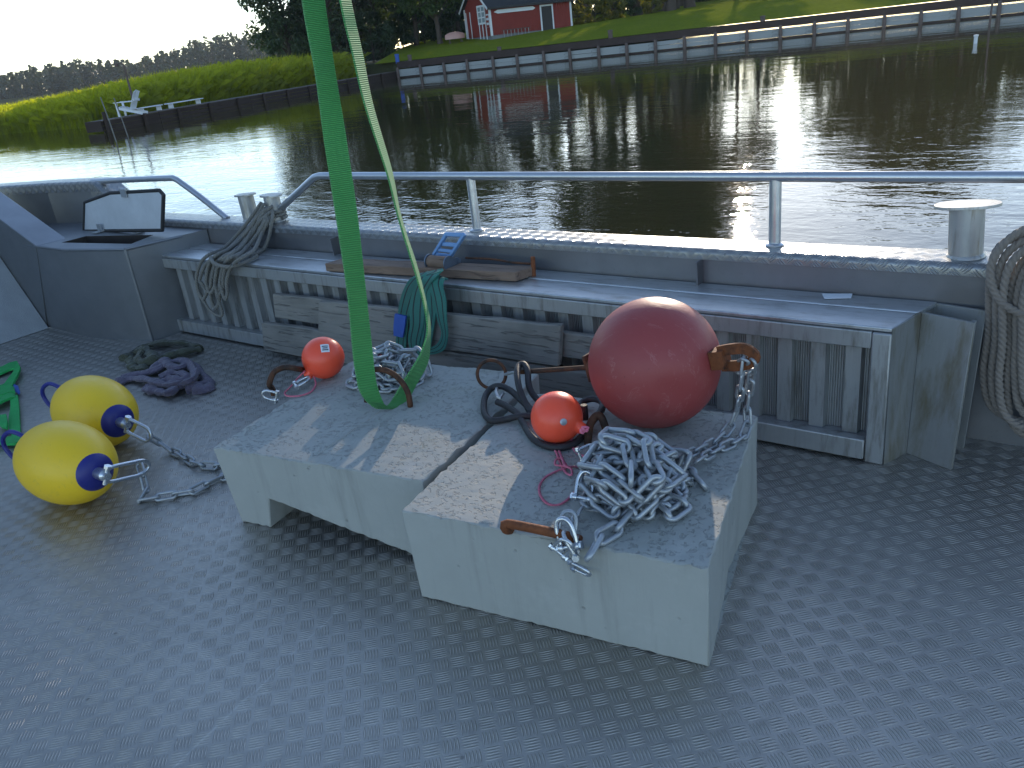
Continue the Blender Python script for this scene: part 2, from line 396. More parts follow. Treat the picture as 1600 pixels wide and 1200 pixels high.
def wood(name, a, b, stretch, dk=(.06,.05,.045)):
    t = NT(name); o = t.obj(); r = t.n('ShaderNodeObjectInfo').outputs['Random']
    off = t.n('ShaderNodeVectorMath', operation='ADD'); t.l(o, off.inputs[0])
    cb = t.n('ShaderNodeCombineXYZ'); t.l(t.math('MULTIPLY', r, 9.0), cb.inputs[1]); t.l(t.math('MULTIPLY', r, 5.0), cb.inputs[0]); t.l(cb.outputs[0], off.inputs[1])
    v = t.scale(off.outputs[0], stretch)
    gr = t.noise(v, 3.2, 7, .62, .4); fine = t.noise(v, 28, 4, .6)
    c = t.mix(gr, a, b)
    cr = t.ramp(t.noise(v, 6, 3, .5, .8), [(.60,0.0),(.64,1.0),(.68,0.0)])
    c = t.mix(t.math('MULTIPLY', cr, .4), c, dk)
    kn = t.ramp(t.voro(t.scale(off.outputs[0], (1,1,1)), 4.2), [(.05,1.0),(.13,0.0)])
    c = t.mix(t.math('MULTIPLY', kn, .7), c, dk)
    c = t.mix(t.ramp(t.noise(o, 3, 4), [(.5,0.0),(.75,.5)]), c, tuple(x*.55 for x in a))
    h = t.math('SUBTRACT', t.math('ADD', t.math('MULTIPLY', gr, .6), t.math('MULTIPLY', fine, .4)), cr)
    return t.set(base=c, rough=.86, normal=t.bump(h, .003))
M['grey_wood'] = wood('weathered_grey_wood', (.15,.145,.135), (.32,.30,.27), (.9,14,14))
M['brown_wood'] = wood('brown_plank_wood', (.13,.080,.055), (.30,.21,.155), (.9,14,14))

def webbing(name, c0, c1, edge, ribs=160.0, stripes=None):
    t = NT(name); s = t.sep(t.uv()); g = t.geo()
    wv = t.math('SINE', t.math('MULTIPLY', s[1], ribs*6.2832/ (1.0)))
    wv = t.math('ADD', t.math('MULTIPLY', wv, .5), .5)
    n = t.noise(g, 9, 5, .6)
    c = t.mix(n, c0, c1)
    c = t.mix(t.math('MULTIPLY', t.math('SUBTRACT', 1.0, wv), .7), c, tuple(x*.35 for x in c0))
    ed = t.math('ABSOLUTE', t.math('SUBTRACT', s[0], .5))
    if stripes:
        for p in stripes:
            c = t.mix(t.math('LESS_THAN', t.math('ABSOLUTE', t.math('SUBTRACT', s[0], p)), .045), c, (.006,.03,.03))
    if edge:
        st = t.math('MULTIPLY', t.math('GREATER_THAN', ed, .455), t.math('GREATER_THAN', t.math('SINE', t.math('MULTIPLY', s[1], 700.0)), -.2))
        c = t.mix(t.math('MULTIPLY', st, .75), c, edge)
    t.set(base=c, rough=.72, normal=t.bump(wv, .0022, 1.0), sheen=.15)
    tr = t.n('ShaderNodeBsdfTranslucent'); t.l(c, tr.inputs[0]); ms = t.n('ShaderNodeMixShader'); ms.inputs[0].default_value = .10
    t.l(t.b.outputs[0], ms.inputs[1]); t.l(tr.outputs[0], ms.inputs[2]); t.l(ms.outputs[0], t.out.inputs[0])
    return t.m
M['sling'] = webbing('green_sling_webbing', (.075,.44,.095), (.14,.54,.16), (.17,.45,.16))
M['teal'] = webbing('turquoise_webbing', (.03,.30,.23), (.06,.42,.33), None, 300.0, (.27,.73))

def ropemat(name, a, b):
    t = NT(name); s = t.sep(t.uv()); g = t.geo()
    f = t.noise(t.scale(t.uv(), (900,220,1)), 1, 3, .6)
    c = t.mix(t.noise(g, 6, 4), a, b); c = t.mix(t.math('MULTIPLY', f, .5), c, tuple(x*.45 for x in a))
    return t.set(base=c, rough=.9, normal=t.bump(f, .0018), sheen=.15)
M['rope'] = ropemat('grey_laid_rope', (.16,.155,.14), (.27,.26,.235))
M['rope_tan'] = ropemat('tan_laid_rope', (.22,.185,.155), (.36,.305,.26))

def leaf(name, a, b, tr=.35):
    t = NT(name); g = t.geo(); r = t.n('ShaderNodeObjectInfo').outputs['Random']
    c = t.mix(t.noise(g, .55, 3, .6), a, b); c = t.mix(t.ramp(t.noise(g, 5, 2), [(.4,0.0),(.7,.5)]), c, tuple(x*.6 for x in a))
    hs = t.n('ShaderNodeHueSaturation'); t.l(c, hs.inputs['Color']); t.l(t.math('ADD', t.math('MULTIPLY', r, .5), .72), hs.inputs['Value'])
    c = hs.outputs[0]
    t.set(base=c, rough=.55)
    x = t.n('ShaderNodeBsdfTranslucent'); t.l(t.mix(1.0, c, (2.2,2.1,.7), 'MULTIPLY'), x.inputs[0])
    ms = t.n('ShaderNodeMixShader'); ms.inputs[0].default_value = tr
    t.l(t.b.outputs[0], ms.inputs[1]); t.l(x.outputs[0], ms.inputs[2]); t.l(ms.outputs[0], t.out.inputs[0])
    return t.m
M['leaf'] = leaf('leaf_green', (.045,.075,.020), (.085,.125,.032))
M['leaf_dark'] = leaf('leaf_dark', (.030,.050,.020), (.055,.080,.028), .25)
M['leaf_pine'] = leaf('pine_needles', (.030,.048,.022), (.050,.072,.030), .2)
M['leaf_sunlit'] = leaf('leaf_sunlit', (.10,.11,.025), (.17,.16,.04), .45)  # golden sunlight on the bushes is put into the leaf colour
M['reed'] = leaf('reed_green', (.24,.28,.018), (.40,.42,.034), .62)
M['far'] = leaf('far_wood', (.045,.062,.034), (.075,.092,.045), .2)

def lawn():
    t = NT('lawn_grass'); g = t.geo()
    c = t.mix(t.noise(g, .35, 5, .6), (.17,.205,.022), (.27,.29,.030)); c = t.mix(t.ramp(t.noise(g, 3.5, 6, .7), [(.4,0.0),(.7,.6)]), c, (.11,.135,.02))
    return t.set(base=c, rough=.95, ior=1.0, normal=t.bump(t.noise(g, 9, 5, .7), .12))
M['lawn'] = lawn()
def forest_floor():
    t = NT('forest_floor'); g = t.geo()
    c = t.mix(t.noise(g, .5, 5, .65), (.05,.06,.022), (.10,.095,.04))
    return t.set(base=c, rough=.95, normal=t.bump(t.noise(g, 3, 5, .7), .2))
M['floor'] = forest_floor()
def redwall():
    t = NT('falu_red_boards'); o = t.obj(); s = t.sep(t.uv())
    c = t.mix(t.noise(t.geo(), 1.3, 5, .6), (.20,.028,.020), (.29,.045,.030))
    return t.set(base=c, rough=.8, normal=t.bump(t.noise(t.geo(), 30, 3), .004))
M['red_wall'] = redwall()
def water():
    t = NT('sea_water'); g = t.geo()
    v = t.n('ShaderNodeMapping'); t.l(g, v.inputs[0]); v.inputs['Rotation'].default_value = (0,0,rad(24)); v.inputs['Scale'].default_value = (.45,1.0,1)
    swell = t.noise(v.outputs[0], .55, 2, .5, .3)
    rip = t.noise(v.outputs[0], 2.6, 3, .55, .4)
    fine = t.noise(g, 9.0, 2, .5)
    patch = t.math('MULTIPLY', t.ramp(t.noise(g, .11, 3, .5), [(.36,.35),(.64,1.0)]), t.ramp(t.math('DIVIDE', t.sep(g)[1], 60.0), [(.10,1.0),(.40,.22)]))
    h = t.math('ADD', t.math('MULTIPLY', swell, .014), t.math('MULTIPLY', patch, t.math('ADD', t.math('MULTIPLY', rip, .0190), t.math('MULTIPLY', fine, .0055))))
    return t.set(base=(.058,.045,.017), rough=.022, ior=1.333, normal=t.bump(h, 1.0))
M['water'] = water()
def glassm():
    t = NT('window_glass'); return t.set(base=(.30,.36,.38), rough=.08, spec=.8)
M['glass'] = glassm()

WZ = -0.5                                            # water level
# ================================================================== SETTING
wm = MB()
ring = [60, 140, 400, 1500]; seg = 48
wv = [(0,0,WZ)]; wf = []
for r in ring: wv += [(r*math.cos(2*math.pi*k/seg), r*math.sin(2*math.pi*k/seg), WZ) for k in range(seg)]
for k in range(seg): wf.append((0, 1+k, 1+(k+1)%seg))
for j in range(len(ring)-1):
    for k in range(seg): wf.append((1+j*seg+k, 1+(j+1)*seg+k, 1+(j+1)*seg+(k+1)%seg, 1+j*seg+(k+1)%seg))
wm.add(wv, wf); wo_ = obj('water', wm, M['water'], smooth=False); wo_['kind'] = 'structure'

# seawall line on the water
SW = [P(624,122,WZ), P(1012,82,WZ), P(1574,24,WZ)]
SW.append(SW[2] + (SW[2]-SW[1])*.9)
SW = np.array(SW); SW[:,2] = WZ
def wall_at(s):                                     # s in metres along the wall
    L = 0
    for i in range(len(SW)-1):
        d = np.linalg.norm(SW[i+1]-SW[i])
        if s <= L+d or i == len(SW)-2: return SW[i]+(SW[i+1]-SW[i])*((s-L)/d), unit(SW[i+1]-SW[i])
        L += d
SWLEN = length(SW)
WTOP = float(np.mean([PP(1012,50,SW[1],unit(np.cross(SW[2]-SW[0],V3(0,0,1))))[2], PP(1574,-6,SW[2],unit(np.cross(SW[2]-SW[1],V3(0,0,1))))[2]]))
OUT = unit(V3(-(SW[2]-SW[0])[1], (SW[2]-SW[0])[0], 0))   # inland direction
def lawn_z(p):
    ds = [];
    for i in range(len(SW)-1):
        a, b = SW[i][:2], SW[i+1][:2]; t = np.clip(((p[:2]-a)@(b-a))/((b-a)@(b-a)), 0 if i else -3, 1 if i < len(SW)-2 else 3)
        ds.append(np.linalg.norm(p[:2]-(a+(b-a)*t)))
    d = min(ds)
    return WTOP + .02 + .085*min(d, 12) + .025*max(0, min(d-12, 60)) + .04*math.sin(p[0]*.5)*min(d,6)/6
lm = MB(); NU, NV = 46, 26
for j in range(NV):
    dd = 0.12 + 200*(j/(NV-1))**2.6
    for i in range(NU):
        s = -2.0 + (SWLEN+60)*i/(NU-1)
        q, t = wall_at(min(max(s,0),SWLEN)); q = q + t*(s-min(max(s,0),SWLEN)) + OUT*dd
        if i == 0: q = q - t*dd*.35
        lm.v.append((q[0], q[1], lawn_z(q)))
for j in range(NV-1):
    for i in range(NU-1): lm.f.append((j*NU+i, j*NU+i+1, (j+1)*NU+i+1, (j+1)*NU+i)); lm.uv.append([(0,0)]*4)
lo = obj('lawn', lm, M['lawn']); lo['kind'] = 'structure'
# low wooded bank to the left of the lawn, carrying the trees behind the reeds
bank = MB(); b0 = SW[0]+OUT*.3
def PRz(x, rng, z=0.0):
    q = PR(x, 100, rng); return V3(q[0], q[1], z)
bp = [PRz(425,80), PRz(470,74), PRz(560,70), b0+V3(1,0,0), b0+OUT*40+V3(6,0,0), b0+OUT*150, PRz(430,260), PRz(415,120)]
bank.prism([(q[0],q[1]) for q in bp], WZ-1, WTOP+.05); bo = obj('forest_bank', bank, M['floor'], fixn=True); bo['kind'] = 'structure'

# ================================================================== THE BOAT
GZ = .64
boat = thing('workboat', 'grey aluminium workboat with tread plate deck, low bulwark and tubular side rail', 'boat', (-1.5, 1.5, 0))
dk = MB(); X0, X1, Y0, Y1 = -5.86, 3.2, -3.0, 3.01
nx, ny = 12, 8
for j in range(ny+1):
    for i in range(nx+1): dk.v.append((X0+(X1-X0)*i/nx, Y0+(Y1-Y0)*j/ny, 0))
for j in range(ny):
    for i in range(nx):
        f = (j*(nx+1)+i, j*(nx+1)+i+1, (j+1)*(nx+1)+i+1, (j+1)*(nx+1)+i); dk.f.append(f); dk.uv.append([(dk.v[k][0], dk.v[k][1]) for k in f])
obj('deck', dk, M['deck'], boat)
hull = MB()
hull.plate([(3.2,3.17,.55),(3.2,3.02,-1.2),(-5.6,3.02,-1.2),(-5.6,3.17,.55)], (0,.012,0))
hull.box((-7.2,-3.0,-1.0),(3.2,3.0,-.03))
obj('hull', hull, M['bulwark'], boat)
bw = MB(); bw.box((-5.95,3.004,-.02),(3.2,3.02,.615)); obj('bulwark_plate', bw, M['bulwark'], boat)
for px in (525, 1092, 1700, 2100):
    q = PY(px, 395 if px < 1000 else 430, 2.97); st = MB(); st.plate([(q[0]-.004,3.004,.0),(q[0]-.004,2.985,.0),(q[0]-.004,2.945,.598),(q[0]-.004,3.004,.598)], (.008,0,0))
    obj('stiffener', st, M['bulwark'], boat)
# gunwale: folded tread plate
def gun_prof(n=5):
    r = .022; pts = [(0.0,.598),(0.0,GZ-r)]
    for k in range(1,n+1):
        a = math.pi/2*k/n; pts.append((r-r*math.cos(a), GZ-r+r*math.sin(a)))
    pts.append((.185-r, GZ))
    for k in range(1,n+1):
        a = math.pi/2*k/n; pts.append((.185-r+r*math.sin(a), GZ-r+r*math.cos(a)))
    pts.append((.185,.56)); return pts
def folded(mb, path, prof, zoff):                    # open sheet swept along points (x, y, z)
    sl_ = [0]
    for a, b in zip(prof, prof[1:]): sl_.append(sl_[-1]+math.hypot(b[0]-a[0], b[1]-a[1]))
    vs = []; arc = [0]
    for i, p in enumerate(path):
        a = path[max(i-1,0)]; b = path[min(i+1,len(path)-1)]; t = unit(np.array([b[0]-a[0], b[1]-a[1], 0])); n = V3(-t[1], t[0], 0)
        if i: arc.append(arc[-1]+np.linalg.norm(np.asarray(p)-np.asarray(path[i-1])))
        for (h, z) in prof: vs.append(V3(p[0],p[1],p[2]) + n*h + V3(0,0,z-zoff))
    m = len(prof); fs = []; uvs = []
    for i in range(len(path)-1):
        for k in range(m-1):
            fs.append((i*m+k, (i+1)*m+k, (i+1)*m+k+1, i*m+k+1)); uvs.append([(arc[i],sl_[k]),(arc[i+1],sl_[k]),(arc[i+1],sl_[k+1]),(arc[i],sl_[k+1])])
    mb.add(vs, fs, uvs)
gp = gun_prof()
g1 = MB(); folded(g1, [(x,2.996,GZ) for x in np.linspace(-5.5,3.2,20)], gp, GZ); obj('gunwale', g1, M['gunwale'], boat, sharp=50)
BZ = .885
g2 = MB()
gp2 = [(0,.60-.03),(0,GZ-.02)] + gp[2:]
folded(g2, [(-7.6,2.50,BZ),(-7.0,2.72,BZ),(-6.4,2.90,BZ),(-5.93,2.985,BZ),(-5.86,2.99,BZ-.005),(-5.52,2.995,GZ+.004)], gp2, GZ)
obj('bow_gunwale', g2, M['gunwale'], boat, sharp=50)
bi = MB()
for a, b in (((-7.6,2.512),(-7.0,2.732)),((-7.0,2.732),(-6.4,2.912)),((-6.4,2.912),(-5.93,2.99)),((-5.93,2.99),(-5.5,3.0))):
    z1a = BZ-.03 if a[0] < -5.9 else BZ-.03; z1b = BZ-.03 if b[0] < -5.6 else GZ-.03
    bi.add([(a[0],a[1],.3),(b[0],b[1],.3),(b[0],b[1],z1b),(a[0],a[1],z1a)], [(0,1,2,3)])
obj('bow_bulwark_plate', bi, alu('bow_plate', (.34,.35,.36), .48, (2,2,2)), boat)
# rails
RZ = .905; RY = 3.105
rl = spline([(-4.17,RY,GZ-.005),(-3.93,RY,.76),(-3.70,RY,.88),(-3.66,RY,.897),(-3.62,RY,.903),(-3.56,RY,RZ),(-3.0,RY,RZ),(-1.5,RY,RZ),(0,RY,RZ),(3.2,RY,RZ)], 120)
m = MB(); m.tube(rl, .0195, 14); r1 = obj('hand_rail', m, M['rail'], boat)
rl = spline([(-5.97,3.04,.872),(-5.5,3.075,.882),(-5.08,RY,.888),(-5.03,RY,.883),(-4.99,RY,.868),(-4.8,RY,.77),(-4.565,RY,GZ-.005)], 60)
m = MB(); m.tube(rl, .0195, 14); obj('hand_rail', m, M['rail'], boat)
for x in (-2.55, -1.072, .45, 1.95):
    m = MB(); pr = [(.024*math.cos(-2*math.pi*k/14), .016*math.sin(-2*math.pi*k/14)) for k in range(14)]
    m.sweep([(x,RY,GZ-.004),(x,RY,.75),(x,RY,RZ-.008)], pr, up=(0,1,0)); obj('rail_post', m, M['rail'], r1)
    m = MB(); m.lathe([(.036,0),(.036,.004),(.027,.010)], (x,RY,GZ+.001), (0,0,1), 20); obj('weld_collar', m, M['rail'], r1)
def bollard(q, rt, h, cl, cw, lean=(0,0), label=None):
    d = unit(V3(lean[0],lean[1],1)); o = V3(q[0],q[1],GZ-.002); e = thing_part('bollard', boat, o)
    m = MB(); m.lathe([(rt+.008,0),(rt+.006,.006),(rt,.012),(rt,h)], o, d, 28); obj('bollard_tube', m, M['bollard'], e)
    m = MB(); c = o+d*h; vs = []; n = 32
    sx = unit(np.cross((0,1,0), d)); sy = np.cross(d, sx)
    prof = [(1,0),(1.0,.004),(.985,.009),(.0,.010)]
    for (k_, z) in [(.0,0)]+prof:
        for k in range(n):
            a = 2*math.pi*k/n; ex = abs(math.cos(a))**.8*math.copysign(1,math.cos(a)); vs.append(c + sx*cl*k_*ex + sy*cw*k_*math.sin(a) + d*z)
    m.add(vs, [(i*n+k,i*n+(k+1)%n,(i+1)*n+(k+1)%n,(i+1)*n+k) for i in range(4) for k in range(n)])
    obj('bollard_cap', m, M['bollard'], e)
def thing_part(name, parent, loc):                  # an empty that is a part
    o = bpy.data.objects.new(name, None); COL.objects.link(o); o.empty_display_size = .05; o.parent = parent
    o.location = tuple(np.asarray(loc)-wloc(parent)); WLOC[o.name] = np.asarray(loc, float); return o
b1 = P(380,347,GZ); b2 = P(416,350,GZ); b3 = P(1512,404,GZ)
BY = 3.095
bollard((b1[0],BY), .047, .150, .082, .05, (-.05,0)); bollard((b2[0],BY), .047, .150, .082, .05)
bollard((b3[0]-.012,BY), .054, .172, .102, .062, (-.06,0))

# locker at the bow
LZ = .59
A_ = [(-6.7,2.40),(-5.86,2.40),(-5.28,2.386),(-4.768,2.503),(-4.69,2.84),(-4.655,2.998),(-6.7,2.998)]
lk = MB(); n = len(A_)
fl = [(p[0],p[1],0) for p in A_]; tp = [(p[0],p[1],LZ) for p in A_]
lk.add(fl+tp, [(i,i+1,n+i+1,n+i) for i in range(n-2)])
lko = obj('locker', lk, M['locker'], boat)
hole = [P(96,379,LZ), P(134,369,LZ), P(240,367,LZ), P(205,381,LZ)]
hole = [(q[0],q[1]) for q in hole]                  # front-left, back-left, back-right, front-right
o7 = tp; h4 = [(q[0],q[1],LZ) for q in hole]; tm = MB()
vs = o7+h4                                          # 0..6 outline, 7 fl 8 bl 9 br 10 fr
tm.add(vs, [(0,1,7,8,6),(1,2,7),(2,3,10,7),(3,4,9,10),(4,5,9),(5,6,8,9)])
lkt = obj('locker_top', tm, M['locker'], boat, smooth=False, fixn=True)
im = MB()
lowv = [(q[0],q[1],.12) for q in hole]
im.add(h4+lowv, [(i,(i+1)%4,4+(i+1)%4,4+i) for i in range(4)]+[(4,5,6,7)]); obj('locker_well', im, M['dark_paint_and_hole'], lko, smooth=False)  # darkness inside the open hatch is put into the well's colour
em = MB(); e1, e2 = np.array(tp[3]), np.array(tp[2]); em.tube([np.array(tp[1])+V3(-.3,0,-.004), np.array(tp[1])+V3(0,0,-.004)], .008, 8)
for a, b in ((1,2),(2,3),(3,4)): em.tube([np.array(tp[a])-V3(0,0,.006), np.array(tp[b])-V3(0,0,.006)], .009, 8)
em.tube([np.array(fl[3]), np.array(tp[3])-V3(0,0,.006)], .009, 8); obj('rounded_edge', em, M['locker'], lko)
# lid standing open on its hinges
hb = (np.array(h4[1])+np.array(h4[2]))/2; ly = P(188,364,LZ)[1]
lc = [PY(131,361,ly), PY(252,360,ly), PY(249,306,ly), PY(242,299,ly), PY(166,303,ly), PY(128,317,ly)]
lc = [V3(q[0],q[1]+.10*(q[2]-LZ),q[2]) for q in lc]
lm_ = MB(); lm_.plate(lc, (0,.012,0)); lid = obj('lid', lm_, M['lid'], lko, bevel=.003, fixn=True)
m = MB(); m.tube(spline(lc+[lc[0]], 90)[:-1] if 0 else np.array([lc[i]+(lc[(i+1)%6]-lc[i])*t+V3(0,.004,0) for i in range(6) for t in np.linspace(0,.94,12)]), .012, 8, True); obj('rubber_seal', m, M['rubber'], lid)
for px in (158, 221):
    q = P(px,363,LZ); m = MB(); m.obox((q[0],q[1]-.02,LZ+.008), (.028,0,0), (0,.03,0), (0,0,.003)); m.tube([(q[0]-.03,q[1]+.005,LZ+.014),(q[0]+.03,q[1]+.005,LZ+.014)], .007, 8); m.obox((q[0],q[1]-.004,LZ+.035), (.022,0,0), (0,.003,0), (0,0,.022)); obj('hinge', m, M['galv'], lid)
q = PY(196,300,ly+.03); m = MB(); m.box((q[0]-.03,q[1]-.02,q[2]-.03),(q[0]+.03,q[1]-.012,q[2]+.02)); m.tube([(q[0]-.035,q[1]-.01,q[2]+.018),(q[0]+.035,q[1]-.01,q[2]+.018)], .011, 8); obj('latch', m, M['galv'], lid)
# sloping side coaming and raised bow ramp on the far left
cm_ = MB()
c0 = PY(57,385,2.398); c1 = PY(0,343,2.398); cd = unit(c1-c0); c9 = c0+cd*1.5
cm_.plate([c0, c9, V3(c9[0],2.398,.0), V3(-5.9,2.398,0.0), V3(c0[0],2.398,LZ-.02)], (0,-.006,0)); obj('side_plate', cm_, M['locker'], boat, fixn=True)
cp = MB(); cp.plate([c0+V3(.02,-.008,-.006), c9+V3(0,-.008,0), c9+V3(0,.19,0), c0+V3(.02,.19,-.006)], (0,0,.012)); obj('coaming_cap', cp, alu('cap_plate', (.34,.35,.37), .42, (3,3,3)), boat, bevel=.004, fixn=True)
rp = MB(); r0 = V3(-5.862,2.385,0.003); r1_ = PY(0,402,2.385); rd = unit(r1_-r0)
rp.plate([r0, r0+rd*2.2, r0+rd*2.2+V3(0,-4.6,0), r0+V3(0,-4.6,0)], (-.03,0,-.02)); obj('bow_ramp', rp, M['ramp'], boat, fixn=True)

# ================================================================== ALUMINIUM RAMP LEAF STANDING ALONG THE BULWARK
PX0, PX1, PZ = -4.815, -.54, .5
pan = thing('aluminium_ramp', 'long weathered aluminium ramp section with ribbed side standing along the bulwark', 'ramp', (-2.6, 2.8, 0))
m = MB(); m.box((PX0+.03,2.765,.02),(PX1-.02,2.975,.482)); obj('core', m, M['panel'], pan)
m = MB(); m.prism([(PX0+.05,2.694),(PX1-.002,2.694),(PX1+.038,2.862),(PX0-.0,2.862),(PX0-.02,2.74)], PZ-.016, PZ); obj('top_plate', m, M['panel_top'], pan, bevel=.004)
m = MB(); m.prism([(PX0+.02,2.868),(PX1+.04,2.868),(PX1+.075,2.992),(PX0+.12,2.992),(PX0+.03,2.93)], PZ-.014, PZ+.003); obj('top_plate', m, M['panel_top'], pan, bevel=.004)
m = MB(); m.box((PX0+.05,2.690,PZ-.078),(PX1-.062,2.722,PZ-.018)); obj('top_lip', m, M['panel'], pan, bevel=.004)
m = MB(); m.box((PX0+.03,2.676,.012),(PX1-.062,2.712,.088)); m.box((PX0+.03,2.712,.07),(PX1-.062,2.762,.082)); obj('bottom_rail', m, M['panel'], pan, bevel=.004)
m = MB(); m.box((PX1-.06,2.684,.0),(PX1,2.762,PZ-.018)); obj('end_post', m, M['panel'], pan, bevel=.005)
m = MB(); m.box((PX0-.01,2.70,.012),(PX0+.028,2.762,PZ-.018)); obj('end_post', m, M['panel'], pan, bevel=.005)
rm = MB(); w, d = .031, .034
rm.add([(-w,0,.083),(-w+.006,-d,.083),(w-.006,-d,.083),(w,0,.083),(-w,0,.428),(-w+.006,-d,.428),(w-.006,-d,.428),(w,0,.428)], [(0,1,5,4),(1,2,6,5),(2,3,7,6),(4,5,6,7),(0,3,2,1)])
rib_me = mesh_of(rm, 'rib', None, 20); rib_me.materials.append(M['panel'])
x = PX1-.125; k = 0
while x > PX0+.07:
    inst('rib', rib_me, Matrix.Translation((x, 2.763, .0)), pan); x -= .117
gm = MB(); gx = PX1-.067
for k in range(36):
    for t in range(6): gm.box((gx-.026+t*.0085-k*.117,2.757,.084),(gx-.0225+t*.0085-k*.117,2.766,.43))
obj('groove_lines', gm, M['panel'], pan)
def tongue(tb, te, bb, be, th):
    t = MB(); t.plate([tb, te, be, bb], (0,th,0)); return t
tA, tB = P(1440,488,PZ), P(1523,505,PZ); bA, bB = P(1416,708,0), P(1486,735,0)
m = tongue(tA, tB, bA, bB, .012); obj('tongue_plate', m, M['tongue'], pan, bevel=.002, fixn=True)
m = MB(); m.plate([tB+V3(-.012,.012,0), tB+V3(.002,.012,0), bB+V3(.002,.012,0), bB+V3(-.012,.012,0)], (0,.018,0)); obj('edge_strip', m, M['tongue'], pan, fixn=True)
m = MB(); m.plate([(PX1,2.69,PZ-.002), tuple(tA), tuple(bA), (PX1+.004,2.69,.0)], (-.008,.012,0)); obj('web_plate', m, M['tongue'], pan, fixn=True)
tC, tD = P(1462,469,PZ), P(1544,481,PZ); 
m = tongue(V3(tC[0],2.985,PZ), V3(tD[0],2.945,PZ), V3(tC[0]-.02,2.955,0), V3(tD[0]-.015,2.915,0), .012); obj('tongue_plate', m, M['tongue'], pan, bevel=.002, fixn=True)
m = MB(); m.plate([V3(tA[0],tA[1]+.012,PZ-.01), V3(tC[0],2.985,PZ-.01), V3(tC[0]-.02,2.955,0), V3(bA[0],bA[1]+.012,0)], (-.008,0,0)); obj('web_plate', m, M['tongue'], pan, fixn=True)

# paper label on the ramp top
q = [P(1284,459,PZ+.006), P(1332,459,PZ+.006), P(1330,466,PZ+.006), P(1288,467,PZ+.006)]
m = MB(); m.plate(q[::-1], (0,0,.001)); tag(obj('paper_note', m, M['paper'], fixn=True), 'small white paper note lying on top of the aluminium ramp', 'note')

# planks leaning on the ramp
def plank(name, label, c, mat, off, th=.04, jit=.004):
    a = [V3(*q) for q in c]; m = MB(); N = 14; vs = []
    rr = random.Random(hash(label) % 1000 if 0 else len(label))
    for i in range(N+1):
        t = i/N; b = a[0]+(a[1]-a[0])*t; u = a[3]+(a[2]-a[3])*t
        j1 = rr.uniform(-jit, jit); j2 = rr.uniform(-jit, jit)
        if i in (0, N): j1 *= 2; j2 *= 2
        b = b+V3(0,0,j1); u = u+V3(0,0,j2); o_ = V3(*off)*th
        vs += [b, u, u+o_, b+o_]
    fs = []
    for i in range(N):
        for k in range(4): fs.append((i*4+k, i*4+(k+1)%4, i*4+4+(k+1)%4, i*4+4+k))
    fs += [(0,3,2,1), (N*4,N*4+1,N*4+2,N*4+3)]
    m.add(vs, fs); return tag(obj(name, m, mat, bevel=.005, fixn=True, sharp=30), label, 'plank', 'planks on the ramp section')
plank('plank', 'upper rearmost long grey plank leaning against the ribbed ramp', [PY(430,498,2.655),PY(1010,577,2.655),PY(1010,537,2.655),PY(425,458,2.655)], M['grey_wood'], (0,1,0), .032)
plank('plank', 'low grey plank near the deck, its cracked end left of the rest', [PY(412,548,2.615),PY(960,640,2.615),PY(960,590,2.615),PY(408,503,2.615)], M['grey_wood'], (0,1,0), .034)
plank('plank', 'front grey plank with knots and rounded right end, ending left of the red buoy', [PY(497,520,2.615),PY(872,572,2.605),PY(876,509,2.612),PY(497,470,2.62)], M['grey_wood'], (0,1,0), .03)
tp_ = [P(510,424,PZ+.004), P(805,440,PZ+.004)]; tq = P(832,431,PZ+.004)
tl = thing('plank', 'brown plank with broken dark end lying on top of the ramp', 'plank', tp_[0], 'planks on the ramp section')
dv = V3(*(tq-tp_[1])); dv[2] = 0
m = MB(); N = 16; vs = []; rr = random.Random(3)
for i in range(N+1):
    t = i/N; a = tp_[0]+(tp_[1]-tp_[0])*t
    e = V3(rr.uniform(-.006,.006) if i in (0,N) else 0, 0, 0); z = V3(0,0,.042+rr.uniform(-.002,.002)); w_ = dv*(1.15)
    vs += [a+e, a+e+w_, a+e*2+w_+z, a+z]
fs = [(i*4+k, i*4+(k+1)%4, i*4+4+(k+1)%4, i*4+4+k) for i in range(N) for k in range(4)] + [(0,3,2,1),(N*4,N*4+1,N*4+2,N*4+3)]
m.add(vs, fs); obj('board', m, M['brown_wood'], tl, bevel=.004, fixn=True, sharp=30)
q = P(834,431,PZ+.003); m = MB(); m.lathe([(.0,0),(.012,.0),(.012,.003),(.0105,.005),(.0105,.088),(.009,.092),(0,.092)], (q[0],q[1],PZ+.0), (.05,0,1), 14)
tag(obj('steel_pin', m, M['rust_red']), 'short rusty red pin standing upright beside the brown plank', 'pin')
m = MB(); pts = [P(728,403,PZ+.055), P(770,405,PZ+.06), P(800,410,PZ+.055), P(828,412,PZ+.05)]
m.tube(spline(pts, 40), .0055, 8); tag(obj('thin_rod', m, M['rust']), 'thin dark bent rod lying along the back of the brown plank', 'rod')

